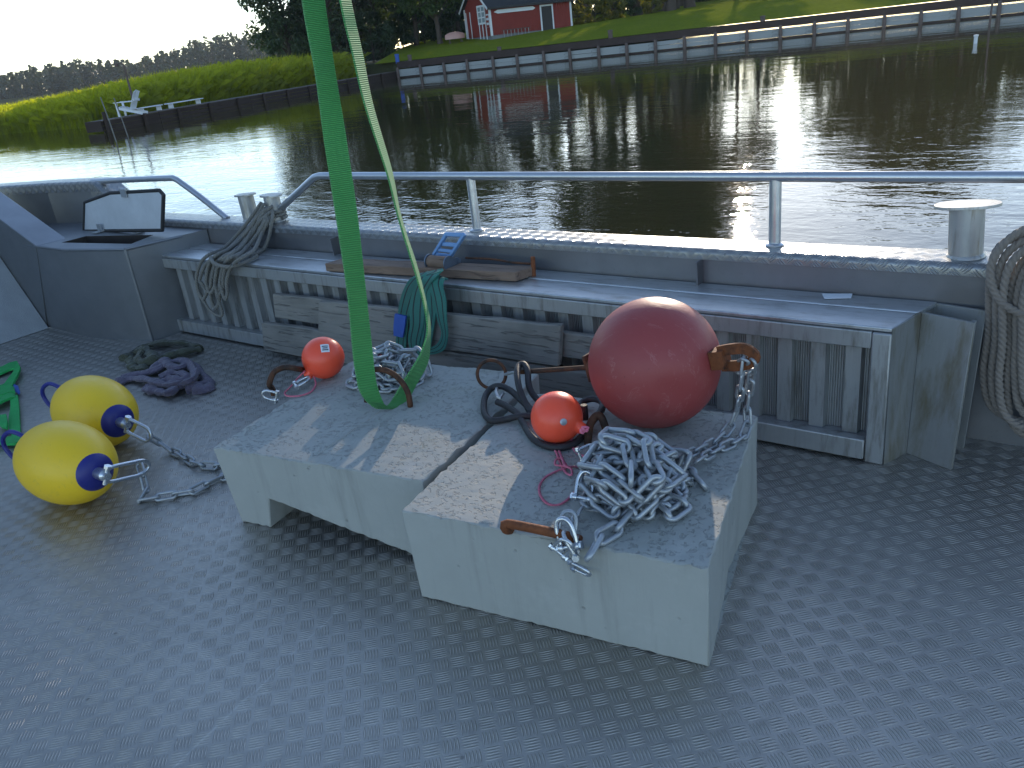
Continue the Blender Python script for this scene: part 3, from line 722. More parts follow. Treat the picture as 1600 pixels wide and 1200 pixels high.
# ================================================================== CONCRETE BLOCKS
BH = .305
def block(name, label, FLp, FRp, depth, side_in, prof, rseed, lean=0.0):
    """prof: lower outline of the front face [(u, z)] left to right; extruded backwards"""
    u = unit(FRp-FLp); v = V3(-u[1], u[0], 0); W = np.linalg.norm(FRp-FLp)
    b = thing(name, label, 'concrete block', (FLp+FRp)/2*V3(1,1,0)+v*depth/2, 'concrete mooring blocks')
    rr = random.Random(rseed); m = MB(); NV_ = 44; NUt = 60
    lower = []
    for (a0_, z0_), (a1_, z1_) in zip(prof, prof[1:]):
        n_ = max(1, int(math.hypot(a1_-a0_, z1_-z0_)/.018))
        for k_ in range(n_): lower.append((a0_+(a1_-a0_)*k_/n_, z0_+(z1_-z0_)*k_/n_ + (abs(rr.gauss(0,.0022)) if k_ else 0)))
    lower.append(prof[-1])
    chip = {}
    def chipped(i, j):
        key = (i//2, j//2)
        if key not in chip: chip[key] = rr.uniform(.003,.009) if rr.random() < .10 else abs(rr.gauss(0,.0008))
        return chip[key]
    def top_pt(i, j):
        t = i/NUt; s = j/NV_; e = 0
        edge = (i in (0,NUt)) or (j in (0,NV_))
        uu = W*t + (side_in*s if i == NUt else side_in*s*t)
        return FLp*V3(1,1,0) + u*(uu+rr.uniform(-.0018,.0018)*(1 if edge else .3)) + v*(depth*s+rr.uniform(-.0018,.0018)*(1 if edge else .3)) + V3(0,0,BH+rr.uniform(-.0016,.0016)-(chipped(i,j) if edge else 0))
    T = [[top_pt(i,j) for i in range(NUt+1)] for j in range(NV_+1)]
    idx = lambda i, j: j*(NUt+1)+i
    vs = [p for r_ in T for p in r_]; fs = [(idx(i,j),idx(i+1,j),idx(i+1,j+1),idx(i,j+1)) for j in range(NV_) for i in range(NUt)]
    # lower outline front and back, sampled at the top columns
    lu = [p[0] for p in lower]; lz = [p[1] for p in lower]
    cols = []
    pts = sorted(set(list(np.linspace(0,1,NUt+1))))
    base = len(vs)
    lowf = [FLp*V3(1,1,0)+u*p[0]+V3(0,0,p[1]) + v*.006 for p in lower]
    lowb = [q+v*(depth-.012) + u*side_in*p[0]/W for p, q in zip(lower, lowf)]
    nl = len(lower); vs += lowf + lowb
    fs.append(tuple([idx(i,0) for i in range(NUt,-1,-1)] + [base+k for k in range(nl)]))
    fs.append(tuple([idx(i,NV_) for i in range(NUt+1)] + [base+nl+k for k in range(nl-1,-1,-1)]))
    for k in range(nl-1): fs.append((base+k, base+k+1, base+nl+k+1, base+nl+k))
    mid = len(vs)
    fs.append(tuple([idx(0,j) for j in range(NV_+1)] + [base+nl, base]))
    if lean:                                        # right side bellies in towards its foot
        mids = []
        for s, in_ in [(q_, float(np.interp(q_, [0,.16,.32,.5,.7,.86,1], [0,-.012,-.030,-.052,-.050,-.046,-.044]))+rr.uniform(-.002,.002)) for q_ in np.linspace(0,1,23)[1:-1]]:
            vs.append(FLp*V3(1,1,0)+u*(lower[-1][0]+in_*.9)+v*depth*s); mids.append(len(vs)-1)
        tops = [idx(NUt,j) for j in range(NV_+1)]
        chain_ = [base+nl-1]+mids+[base+2*nl-1]
        # quads between bottom chain and top row
        tj = [round(NV_*k/(len(chain_)-1)) for k in range(len(chain_))]
        for k in range(len(chain_)-1):
            fs.append(tuple([chain_[k], chain_[k+1]] + [tops[j] for j in range(tj[k+1], tj[k]-1, -1)]))
    else:
        fs.append(tuple([idx(NUt,j) for j in range(NV_,-1,-1)] + [base+nl-1, base+2*nl-1]))
    m.add(vs, fs)
    body = obj('block_body', m, M['concrete'], b, bevel=.0045, sharp=30, fixn=True)
    return b, u, v, W
FL1, FR1 = P(332,698,BH), P(660,752,BH)
blk1, u1, v1, W1 = block('concrete_block', 'left concrete block with a slot under its front and a green sling through its loop', FL1, FR1, .84, 0,
    [(.035,-.0),(.172,-.0),(.200,.124),(.30,.107),(.50,.067),(.77,.016),(.80,.0),(.86,.0)], 5)
FL2, FR2 = P(627,797,BH), P(1107,888,BH)
blk2, u2, v2, W2 = block('concrete_block', 'right concrete block nearest the viewer carrying the big red buoy and chain heap', FL2, FR2, .83, -.056,
    [(.010,0),(.3,.0),(.6,0),(.868,0)], 9, lean=1)
# casting seam on the left block
sm = MB(); s0 = P(505,705,BH+.0005); s1 = P(655,600,BH+.0005); d_ = unit(s1-s0); pts = []; rr = random.Random(4)
for k in range(40): pts.append(s0+(s1-s0)*k/39+v1*0+u1*rr.uniform(-.003,.003))
sm.sweep(pts, [(.003,-.002),(0,.0022),(-.003,-.002)], up=(0,0,1)); obj('casting_seam', sm, M['concrete'], blk1)
def loop_bar(name, pts, r, mat, parent, n=40): 
    m = MB(); m.tube(spline(pts, n), r, 12); return obj(name, m, mat, parent)
# lifting loops of the left block
LPt = P(620,625,BH+.03); LN = unit(V3(LPt[0],LPt[1],0))
def lq(x, y, d): return PP(x, y, LPt+LN*d, LN)
a = P(641,636,BH-.03)
loop_bar('lifting_loop', [a, P(641,634,BH+.004), lq(638,616,-.012), lq(630,600,-.004), lq(618,587,.008), lq(603,579,.022), lq(588,577,.035), lq(576,582,.045), lq(571,596,.055), lq(570,612,.06)+V3(0,0,-.04)], .0105, M['rust'], blk1)
a = P(428,618,BH-.02); b_ = P(482,590,BH-.02)
loop_bar('lifting_loop', [a, a+V3(0,0,.03), P(421,600,BH+.05), P(428,582,BH+.085), P(445,574,BH+.095), P(463,576,BH+.085), b_+V3(0,0,.03), b_], .0115, M['rust'], blk1)
# loops of the right block
a = P(797,838,BH-.035); b_ = P(900,852,BH-.035)
fo = -v2
loop_bar('lifting_loop', [P(797,836,BH-.02)+v2*.03, P(792,828,BH+.012), P(789,820,BH+.030)-v2*.004, P(797,816,BH+.034)-v2*.008, P(845,822,BH+.034)-v2*.016, P(885,831,BH+.03)-v2*.016, P(899,840,BH+.015)-v2*.004, P(902,850,BH-.015)+v2*.02], .0125, M['rust_red'], blk2)
a = P(918,700,BH-.02); b_ = P(951,682,BH-.02)
loop_bar('lifting_loop', [a, P(919,685,BH+.02), P(922,664,BH+.055), P(930,651,BH+.075), P(938,650,BH+.078), P(944,662,BH+.055), P(948,676,BH+.02), b_], .0125, M['rust'], blk2)

# ================================================================== BUOYS
def spheroid(a, b, n=28):                           # profile: half length a, radius b
    return [(b*math.sin(math.pi*k/n), -a*math.cos(math.pi*k/n)) for k in range(n+1)]
RC = V3(-1.1153, 2.1437, .5113); RR = .2063; RA = unit(V3(.974,-.049,.221))
red = thing('buoy', 'big faded red ball buoy with rusty rod, on the right concrete block', 'buoy', RC-V3(0,0,RR))
pr = spheroid(RR, RR, 36)
pr = [(r*(1.0-.03*math.exp(-((h-.16)/.03)**2)*0), h) for r, h in pr]
m = MB(); m.lathe(pr, RC, RA, 56)
for i, v in enumerate(m.v):                         # slight dents near the right end
    v = np.array(v); dlt = v-RC
    g = math.exp(-(((dlt@RA)-.135)/.035)**2)*math.exp(-((dlt[2]+.02)/.05)**2)*max(0, -dlt@unit(V3(*CF)))
    m.v[i] = tuple(v - dlt*g*.28)
obj('ball', m, M['red_ball'], red)
m = MB(); m.lathe([(.024,.18),(.024,.232),(.030,.236),(.030,.246),(.0,.246)], RC, -RA, 20); obj('sleeve', m, M['rust'], red)
m = MB(); c = RC-RA*.252; s_ = unit(np.cross(RA,(0,0,1))); w_ = np.cross(s_, RA); m.obox(c, RA*.006, s_*.022, w_*.046); obj('flange', m, M['rust'], red, bevel=.003)
m = MB(); m.tube([RC-RA*.25, RC-RA*.58], .0085, 10); obj('rod', m, M['rust'], red)
rc = P(768,585,.362); m = MB(); tt = [rc + (CR*V3(1,1,1)*math.cos(t)+unit(CU+V3(0,0,.4))*math.sin(t))*.0525 for t in np.linspace(0,2*math.pi,48,endpoint=False)]
m.tube(tt, .0065, 10, True); obj('end_ring', m, M['rust'], red)
m = MB(); m.tube(spline([RC-RA*.56, RC-RA*.60, rc+unit(CR)*.050], 12), .006, 8); obj('ring_link', m, M['galv'], red)
# rusty clevis on the right end
m = MB(); cb = RC+RA*.198; s_ = unit(np.cross(RA, (0,0,1))); w_ = np.cross(s_, RA)
m.obox(cb+RA*.03, RA*.022, s_*.026, w_*.028)
for sg in (-1, 1):
    pass
arch = [cb+RA*.03+w_*.022, cb+RA*.075+w_*.026, cb+RA*.115+w_*.024, cb+RA*.137+w_*.006, cb+RA*.137-w_*.008, cb+RA*.115-w_*.022, cb+RA*.075-w_*.026, cb+RA*.03-w_*.024]
m.sweep(spline(arch, 36), [(.016,-.006),(.016,.006),(-.016,.006),(-.016,-.006)], up=s_); obj('clevis', m, M['rust_red'], red, bevel=.002)

def orange_ball(label, c, R, axis, sticker):
    b = thing('buoy', label, 'buoy', c-V3(0,0,R), 'small orange marker buoys')
    m = MB(); pr = spheroid(R, R, 30)
    pr = [q for q in pr if q[1] < R*.93] + [(R*.33,R*.945),(R*.25,R*.99),(R*.22,R*1.10),(R*.20,R*1.2),(R*.14,R*1.24),(0.0,R*1.245)]
    m.lathe(pr, c, axis, 44); obj('ball', m, M['orange'], b, sharp=60)
    return b
c1 = V3(-1.3384,1.9044,.3874); R1 = .0822
ax1 = unit(.75*CR*1.0-.32*CU-.42*CF*1)
ob1 = orange_ball('small orange ball buoy with a plug, on the right block below the red buoy', c1, R1, ax1, False)
pd = unit(-CF*.93+CR*.12-CU*.22+V3(0,0,.0)); pq = PP(880,659,c1-CF*R1*.93,CF)
pd = unit(pq-c1); m = MB(); m.lathe([(.011,-.003),(.011,.0015),(.008,.003),(.0,.003)], c1+pd*R1, pd, 18); m.obox(c1+pd*(R1+.0034), unit(np.cross(pd,CU))*.006, unit(np.cross(pd,CR))*.0012, pd*.001); obj('plug', m, M['galv'], ob1)
c2 = V3(-2.5233,1.9968,.3904); R2 = .0852
ax2 = unit(-.55*CR-.72*CU-.25*CF)
ob2 = orange_ball('small orange ball buoy with a white sticker, on the left block', c2, R2, ax2, True)
sd = unit(PP(508,543,c2-CF*R2*.9,CF)-c2); sx = unit(np.cross(CU, sd))*-1; sx = unit(CR*1.0-sd*(CR@sd)+.25*CU); sx = unit(sx-sd*(sx@sd)); sy = np.cross(sd, sx)
def curved_patch(c, R, sd, sx, sy, w, h, lift, n=6):
    vs = []; 
    for j in range(n+1):
        for i in range(n+1):
            d = unit(sd*R+sx*(w*(i/n-.5))+sy*(h*(j/n-.5))); vs.append(c+d*(R+lift))
    m = MB(); m.add(vs, [(j*(n+1)+i,j*(n+1)+i+1,(j+1)*(n+1)+i+1,(j+1)*(n+1)+i) for j in range(n) for i in range(n)]); return m
stk = obj('sticker', curved_patch(c2, R2, sd, sx, sy, .034, .036, .0006), M['paper'], ob2)
for k, (oy, w) in enumerate(((.008,.024),(0,.020),(-.008,.024))):
    obj('print_line', curved_patch(c2, R2, unit(sd*R2+sy*oy), sx, sy, w, .0045, .0011, 3), M['ink'], stk)

def yellow_buoy(label, c, ax, a, b):
    y = thing('buoy', label, 'buoy', V3(c[0],c[1],0), 'yellow oval buoys')
    m = MB(); pr = []
    for k in range(41):
        t = math.pi*k/40; r = b*abs(math.sin(t))**.86; h = -a*math.cos(t); pr.append((r, h))
    m.lathe(pr, c, ax, 48); obj('float_body', m, M['yellow'], y, sharp=60)
    m = MB(); m.lathe([(.076,a*.80),(.079,a*.865),(.070,a*.94),(.045,a*.992),(.028,a*1.01),(0,a*1.01)], c, ax, 36); cap = obj('end_cap', m, M['blue_plastic'], y, sharp=60)
    m = MB(); m.lathe([(.05,a*.92),(.045,a*.98),(.0,a*1.0)], c, -ax, 30); obj('end_cap', m, M['blue_plastic'], y)
    # blue rope handle
    w = unit(np.cross(ax, (0,0,1))); up = np.cross(w, ax)
    o = c-ax*a*.97; m = MB(); lf = unit(-CR*V3(1,1,0)); hd = unit(-ax+lf*.55); hp = [o+up*.03, o+hd*.05+up*.07, o+hd*.12+up*.085, o+hd*.185+up*.05, o+hd*.195-up*.0, o+hd*.15-up*.05, o+hd*.06-up*.06, o-up*.03]
    m.tube(spline(hp, 50), .0095, 10); obj('handle', m, M['blue_plastic'], y)
    # eye bolt with nut, and long link
    m = MB(); m.lathe([(.022,a*1.0),(.022,a*1.0+.05),(.017,a*1.0+.055),(.013,a*1.0+.058),(.013,a*1.0+.075),(0,a*1.0+.075)], c, ax, 18); obj('eye_bolt', m, M['galv_shiny'], cap)
    return y, c+ax*(a+.03)
def yaxis(phi, tilt): 
    rh = unit(CR*V3(1,1,0)); fh = unit(CF*V3(1,1,0)); return unit(rh*math.cos(phi)-fh*math.sin(phi)+V3(0,0,tilt))
ay1 = yaxis(rad(36), .03); ay2 = yaxis(rad(40), .0)
yc1 = P(103,722,.160); yc2 = P(148,643,.160)
yb1, e1_ = yellow_buoy('yellow oval buoy with blue ends, the one nearer the viewer', yc1, ay1, .240, .162)
yb2, e2_ = yellow_buoy('yellow oval buoy with blue ends, the one farther back', yc2, ay2, .236, .160)

# ================================================================== CHAINS AND SHACKLES
def link_mesh(name, pitch, wire, wid, mat, n=20, k=7):
    L = pitch/2+wire/2; h = wid/2-wire/2; st = L-h; pts = []
    for i in range(n//2+1): t = -math.pi/2+math.pi*i/(n//2); pts.append((st+h*math.cos(t), h*math.sin(t), 0))
    for i in range(n//2+1): t = math.pi/2+math.pi*i/(n//2); pts.append((-st+h*math.cos(t), h*math.sin(t), 0))
    m = MB(); m.tube(pts, wire/2, k, True); me = mesh_of(m, name, None, 60); me.materials.append(mat); return me
LK1 = link_mesh('link', .066, .0150, .047, M['galv'])
LK2 = link_mesh('link', .050, .0100, .034, M['galv'])
LK3 = link_mesh('link', .066, .0125, .040, M['galv'])
LK4 = link_mesh('link', .058, .0135, .044, M['galv'])
def lay_chain(root, joints, me, seed=1, roll=45, jit=14):
    rr = random.Random(seed); J = np.asarray(joints)
    for i in range(len(J)-1):
        c = (J[i]+J[i+1])/2; t = unit(J[i+1]-J[i])
        w = V3(0,0,1)-t*t[2]; w = unit(w) if np.linalg.norm(w) > .1 else unit(np.cross(t,(1,0,0))); s = np.cross(w, t)
        a = rad((roll if i % 2 else roll-90)+rr.uniform(-jit,jit)); nz = w*math.cos(a)+s*math.sin(a); yy = np.cross(nz, t)
        mt = Matrix(((t[0],yy[0],nz[0],c[0]),(t[1],yy[1],nz[1],c[1]),(t[2],yy[2],nz[2],c[2]),(0,0,0,1)))
        inst('link', me, mt, root)
def resample(path, step):
    p = np.asarray(path); s = np.concatenate([[0],np.cumsum(np.linalg.norm(np.diff(p,axis=0),axis=1))]); q = np.arange(0, s[-1], step)
    return np.stack([np.interp(q,s,p[:,k]) for k in range(3)],1)
def heap(center, u, v, ru, rv, n, step, rad_, z0, seed, hmax=.12):
    """a chain dropped on a surface: position based relaxation of the joints"""
    g = np.random.default_rng(seed); t = np.arange(n)
    ph = t*step/(.55*(ru+rv)/2)*1.0 + .6*np.sin(t*.21); rr_ = .35+.6*(.5+.5*np.sin(t*.37+seed))
    X = center + np.outer(ru*rr_*np.cos(ph), u) + np.outer(rv*rr_*np.sin(ph*.83+.5), v) + np.outer(t*rad_*.22, V3(0,0,1))
    X += g.normal(0,.004,X.shape)
    for it in range(420):
        X[:,2] -= .0022
        for _ in range(4):
            d = X[1:]-X[:-1]; l = np.linalg.norm(d,axis=1)[:,None]; c = d*(.5*(l-step)/np.maximum(l,1e-9)); X[:-1] += c; X[1:] -= c
            D = X[:,None]-X[None]; q = np.linalg.norm(D,axis=2); ov = np.clip(rad_*1.55-q,0,None); i, j = np.indices(ov.shape); ov[np.abs(i-j) < 2] = 0
            # bending resistance: next-but-one joints stay at least 1.05 steps apart
            near = np.abs(i-j) == 2; ov[near] = np.clip(step*1.15-q[near],0,None)
            X += .28*np.sum(D/np.maximum(q,1e-6)[:,:,None]*ov[:,:,None],axis=1)
            a = (X-center)@u; b = (X-center)@v; k = np.sqrt((a/ru)**2+(b/rv)**2); f_ = np.where(k > 1, 1/np.maximum(k,1e-6), 1)
            X = X + np.outer(a*(f_-1),u)*.5 + np.outer(b*(f_-1),v)*.5
            X[:,2] = np.maximum(X[:,2], z0)
    return X
# heap of heavy chain on the right block
hc = P(1000,757,BH+.03); hc[2] = 0
hj = heap(hc, u2, v2, .175, .150, 120, .066, .033, BH+.017, 3)
ch1 = thing('chain', 'heap of heavy galvanised chain on the right concrete block beside the orange ball', 'chain', V3(hc[0],hc[1],BH), 'galvanised chains')
lay_chain(ch1, hj, LK1, 5, 25, 26)
# a tail of the heap runs to the shackles at the front edge
tail = spline([P(985,800,BH+.03), P(965,825,BH+.02), P(940,838,BH+.02), P(925,862,BH+.012)-v2*.012, P(921,885,BH-.05)-v2*.03], 60)
lay_chain(ch1, resample(tail, .066), LK1, 8, 45, 8)
# doubled lighter chain from the clevis down to the heap
cl = RC+RA*.318
ch2 = thing('chain', 'lighter doubled chain hanging from the rusty clevis of the red buoy to the heap', 'chain', V3(cl[0],cl[1],BH), 'galvanised chains')
pa = spline([cl+V3(-.01,-.004,-.004), P(1158,600,BH+.19), P(1152,640,BH+.085), P(1140,668,BH+.03), P(1118,690,BH+.018), P(1092,702,BH+.03), P(1070,712,BH+.05)], 90)
pb = spline([cl+V3(.016,-.006,-.010), P(1172,600,BH+.17), P(1167,640,BH+.08), P(1168,672,BH+.02), P(1150,689,BH+.014), P(1120,703,BH+.016), P(1098,716,BH+.03), P(1080,726,BH+.05)], 90)
lay_chain(ch2, resample(pa, .050), LK2, 3, 45, 18); lay_chain(ch2, resample(pb, .050), LK2, 4, 45, 18)
pc = spline([cl+V3(.0,-.02,-.006), P(1152,574,BH+.22), P(1168,585,BH+.20), P(1185,568,BH+.22), P(1178,560,BH+.235)], 40)
lay_chain(ch2, resample(pc, .050), LK2, 6, 45, 10)
# heap on the left block
hc2 = P(602,588,BH+.02); hc2[2] = 0
hj2 = heap(hc2, u1, v1, .215, .100, 95, .058, .031, BH+.017, 11)
ch3 = thing('chain', 'heap of galvanised chain on the left concrete block behind the green sling', 'chain', V3(hc2[0],hc2[1],BH), 'galvanised chains')
lay_chain(ch3, hj2, LK4, 9, 25, 26)

def shackle(name, label, a, d, s, size, mat=None, group='shackles', cat='shackle'):
    """a: centre of the pin, d: towards the bow's crown, s: along the pin"""
    d = unit(np.asarray(d,float)); s = unit(np.asarray(s,float)-d*(np.asarray(s,float)@d)); w = size*.30; r = size*.085
    e = thing(name, label, cat, a, group); mat = mat or M['galv_shiny']
    pts = [a+s*w, a+s*w*1.05+d*size*.45, a+s*w*.95+d*size*.75, a+s*w*.55+d*size*.95, a+d*size, a-s*w*.55+d*size*.95, a-s*w*.95+d*size*.75, a-s*w*1.05+d*size*.45, a-s*w]
    m = MB(); m.tube(spline(pts, 44), r, 10)
    for sg in (-1,1): m.lathe([(r*1.75,-r*1.0),(r*1.9,0),(r*1.75,r*1.0)], a+s*w*sg, s, 14)
    obj('bow', m, mat, e)
    m = MB(); m.lathe([(r*.95,-w*1.45),(r*.95,w*1.35)], a, s, 12); m.lathe([(r*1.7,w*1.32),(r*1.7,w*1.60)], a, s, 6); m.lathe([(r*1.6,-w*1.62),(r*1.6,-w*1.35)], a, s, 6); obj('pin', m, mat, e)
    return e
f_ = -v2
shackle('shackle', 'steel bow shackle hooked over the rusty handle of the right block', P(896,846,BH+.008)-v2*.024, V3(0,0,1)*.9+v2*.2-u2*.3, u2, .074)
shackle('shackle', 'steel shackle hanging below the rusty handle with its pin to the left', P(880,852,BH-.01)-v2*.03, u2*.6+V3(0,0,.75)-v2*.2, u2*1.0-V3(0,0,.5), .060)
shackle('shackle', 'lowest steel shackle joining the chain end at the front of the right block', P(898,876,BH-.05)-v2*.02, u2*.9-V3(0,0,.1)-v2*.2, V3(0,0,1)-v2*.5, .055)
shackle('shackle', 'long bright shackle standing against the left side of the chain heap', P(911,778,BH+.035), V3(0,0,.75)+v2*.5, u2, .072)
shackle('shackle', 'bright shackle at the upper left of the chain heap by the orange ball', P(906,712,BH+.05), u2*.7+v2*.7+V3(0,0,.2), V3(0,0,1)-u2*.6, .055)
shackle('shackle', 'dark steel shackle through the rusty handle behind the front one', P(886,838,BH+.018)-v2*.005, V3(0,0,1)*.8+v2*.45, u2*1.0+v2*.4, .066, M['galv'])
shackle('shackle', 'thick steel shackle lying beside the handle end and the lowest chain links', P(905,858,BH-.012)-v2*.022, V3(0,0,.9)-u2*.45, u2*.5-v2, .064)
sc = spline([P(897,838,BH+.03), P(895,820,BH+.03), P(905,800,BH+.02), P(914,786,BH+.03)], 40)
ch5 = thing('chain', 'short dark chain between the front shackles and the long bright shackle', 'chain', V3(*P(900,815,BH)), 'galvanised chains'); lay_chain(ch5, resample(sc, .036), link_mesh('link', .036, .0075, .025, M['galv']), 3, 45, 15)
shackle('shackle', 'small steel shackle on the left edge of the left block at its rusty loop', P(432,620,BH+.008), V3(-.75,-.5,.35), V3(0,0,1), .055)
shackle('shackle', 'bright steel shackle lying under the orange ball on the left block', P(462,602,BH+.022), u1*.5+v1*.6+V3(0,0,.25), u1-v1*.6, .062)

# chains of the yellow buoys, running to the left block
def buoy_link(label, a, d, s, L, w, r):
    d = unit(d); s = unit(s-d*(s@d)); m = MB()
    pts = [a-s*w*.5, a-s*w*.95+d*L*.12, a-s*w+d*L*.5, a-s*w*.9+d*L*.85, a+d*L, a+s*w*.9+d*L*.85, a+s*w+d*L*.5, a+s*w*.95+d*L*.12, a+s*w*.5]
    m.tube(spline(pts, 50), r, 10); e = thing('shackle', label, 'shackle', a, 'shackles'); obj('bow', m, M['galv_shiny'], e)
    m = MB(); m.lathe([(r*1.2,-w*1.15),(r*1.2,w*1.15)], a+d*.004, s, 12); m.lathe([(r*1.9,w*.9),(r*1.9,w*1.25)], a+d*.004, s, 6); obj('pin', m, M['galv_shiny'], e); return a+d*L
k1 = yc1+ay1*(.24+.055); k2 = yc2+ay2*(.236+.055)
t1 = P(233,728,.11); t2 = P(236,683,.11)
x1 = buoy_link('long bright shackle on the nearer yellow buoy', k1, t1-k1, V3(0,0,1)+.3*CR, np.linalg.norm(t1-k1), .032, .0075)
x2 = buoy_link('long bright shackle on the farther yellow buoy', k2, t2-k2, V3(0,0,1)+.5*CR, np.linalg.norm(t2-k2), .032, .0075)
cA = thing('chain', 'chain on the deck from the nearer yellow buoy to the left block', 'chain', V3(*P(260,770,0)), 'galvanised chains')
pj = spline([P(217,726,.10), P(224,748,.07), P(229,764,.03), P(216,781,.017), P(240,778,.017), P(268,773,.017), P(300,768,.017), P(330,752,.017), P(352,744,.017), P(400,735,.017)], 120)
lay_chain(cA, resample(pj, .066), LK3, 2, 45, 14)
cB = thing('chain', 'chain on the deck from the farther yellow buoy to the left block', 'chain', V3(*P(290,715,0)), 'galvanised chains')
pj = spline([P(232,682,.10), P(250,692,.05), P(264,703,.017), P(282,710,.017), P(300,722,.017), P(318,727,.017), P(345,727,.017), P(400,712,.017)], 120)
lay_chain(cB, resample(pj, .066), LK3, 7, 45, 14)

# ================================================================== BLACK COATED SLING
def hose(pts, r=.0115, n=70):
    m = MB(); p = spline(pts, n); N_ = len(p)
    m.tube(p, r, 12); return m
bs = thing('rope_sling', 'black coated rope sling in loops around the orange ball on the right block', 'sling', V3(*P(840,660,BH)))
Z = BH+.013
obj('rope_loop', hose([P(832,650,Z), P(820,628,BH+.04), P(811,605,BH+.075), P(808,582,BH+.10), P(811,571,BH+.108), P(818,569,BH+.11), P(824,578,BH+.10), P(826,600,BH+.07), P(832,615,BH+.045), P(850,636,Z)]), M['black_hose'], bs)
obj('rope_loop', hose([P(838,648,Z+.01), P(815,626,BH+.03), P(797,610,BH+.04), P(780,603,BH+.045), P(766,608,BH+.035), P(757,624,BH+.02), P(757,645,Z), P(768,657,Z), P(790,655,Z), P(815,650,Z+.012), P(845,652,Z)]), M['black_hose'], bs)
obj('rope_loop', hose([P(777,628,BH+.03), P(790,634,BH+.03), P(808,646,BH+.025), P(818,662,Z), P(832,684,Z), P(852,696,Z), P(875,699,Z), P(897,693,Z), P(912,678,Z), P(925,660,Z+.01), P(940,640,Z+.02), P(940,628,BH+.03), P(925,623,BH+.03), P(908,630,BH+.02), P(900,645,Z)]), M['black_hose'], bs)
m = MB(); m.tube(spline([P(778,603,BH+.03), P(775,612,BH+.05), P(780,622,BH+.045), P(786,615,BH+.03)], 20), .006, 8); obj('joining_shackle', m, M['galv'], bs)
m = MB(); m.lathe([(.012,0),(.0125,.002),(.0125,.05),(.011,.052)], P(914,655,Z+.005), V3(0,0,1), 14); obj('sleeve', m, M['black_hose'], bs)

# ================================================================== PINK CORDS
def cord(label, paths, group='pink cords'):
    e = thing('cord', label, 'cord', V3(*paths[0][0]), group)
    for p in paths:
        q = spline(p, max(40, int(length(p)/.004))); m = MB()
        pr = [(.0042*(.82+.18*abs(math.cos(1.5*a)))*math.cos(-a), .0042*(.82+.18*abs(math.cos(1.5*a)))*math.sin(-a)) for a in np.linspace(0,2*math.pi,9,endpoint=False)]
        m.sweep(q, pr, twist=420); obj('cord_strand', m, M['pink'], e)
Zc = BH+.006
n1_ = c1+ax1*R1*1.16
cord('bright pink cord tied to the orange ball on the right block', [
    [P(846,682,Zc+.02), P(856,692,Zc+.006), P(868,705,Zc), P(876,725,Zc), P(884,738,Zc), P(893,742,Zc+.004), P(892,732,Zc+.008), P(880,728,Zc+.006), P(868,726,Zc+.003), P(869,718,Zc+.008), P(878,716,Zc+.01), P(884,728,Zc+.008), P(903,729,Zc), P(915,727,Zc+.02)],
    [P(864,690,Zc+.01), P(872,702,Zc), P(879,718,Zc+.004), P(885,730,Zc+.003), P(870,736,Zc), P(852,746,Zc), P(843,760,Zc), P(845,775,Zc), P(856,787,Zc), P(871,789,Zc), P(884,783,Zc), P(897,770,Zc), P(905,758,Zc+.01), P(908,748,Zc+.02)],
    [P(906,675,BH+.045), P(896,680,BH+.03), P(893,692,BH+.012), P(898,704,Zc), P(910,712,Zc+.01), P(925,712,Zc+.03)]])
m = MB(); rr = random.Random(2); kc = n1_-unit(CF)*.012
pts = [kc+V3(rr.uniform(-.012,.012), rr.uniform(-.012,.012), rr.uniform(-.012,.012)) for _ in range(12)]
m.tube(spline(pts, 90), .0040, 8); tag(obj('cord_knot', m, M['pink']), 'pink knot on the neck of the orange ball on the right block', 'knot')
cord('pink cord loop hanging from the orange ball on the left block', [
    [P(476,580,BH+.06), P(466,590,BH+.035), P(455,603,Zc+.012), P(445,614,Zc), P(452,619,Zc), P(470,618,Zc), P(486,612,Zc), P(493,602,Zc+.004), P(492,593,BH+.02), P(487,583,BH+.045)]])
rr = random.Random(6); kc = P(594,553,BH+.10)
cord('tangle of pink cord on top of the chain heap of the left block', [[kc+V3(rr.uniform(-.03,.03),rr.uniform(-.02,.02),rr.uniform(-.02,.03)) for _ in range(16)]+[P(606,560,BH+.07),P(600,580,BH+.03)]])

# ================================================================== GREEN LIFTING SLING
LPt = P(620,625,BH+.03); LN = unit(V3(LPt[0],LPt[1],0)); LS = unit(np.cross(LN,(0,0,1)))
SWD = .074
def sling_edges(rows, back, n=110):
    """rows: (xl, yl, xr, yr, depth offset); edge-on stretches are turned so that the webbing keeps its width"""
    L = []; R = []
    for xl, yl, xr, yr, dep in rows:
        p = LPt+LN*dep; a = PP(xl,yl,p,LN); b = PP(xr,yr,p,LN); w = np.linalg.norm(b-a)
        if w < SWD*.97:
            k = math.sqrt(SWD**2-w**2)*.5; a = a-LN*k*back; b = b+LN*k*back
        L.append(a); R.append(b)
    return spline(L, n), spline(R, n)
rows1 = [(415,-520,447,-520,0),(441,-260,473,-260,0),(472,0,507,0,0),(492,110,523,110,0),(506,220,542,220,0),(525,340,559,340,0),(543,460,572,460,0),(551,550,582,550,0),(558,595,587,595,-.022),(563,612,593,617,-.03),(571,624,600,633,-.03)]
rows2 = [(571,624,600,633,-.03),(585,634,612,641,-.02),(600,634,628,639,.0),(612,622,640,624,.045),(632,589,651,604,.075),(650,560,668,573,.085),(660,538,673,545,.085),(666,508,673,508,.08),(660,469,665,469,.075),(647,421,652,418,.06),(622,340,627,340,.05),(604,270,613,270,.04),(570,165,583,165,.02),(550,82,566,82,.01),(531,0,548,0,0),(484,-260,496,-260,0),(440,-520,450,-520,0)]
sling = thing('lifting_sling', 'wide green webbing sling hanging down through the loop of the left block', 'sling', LPt)
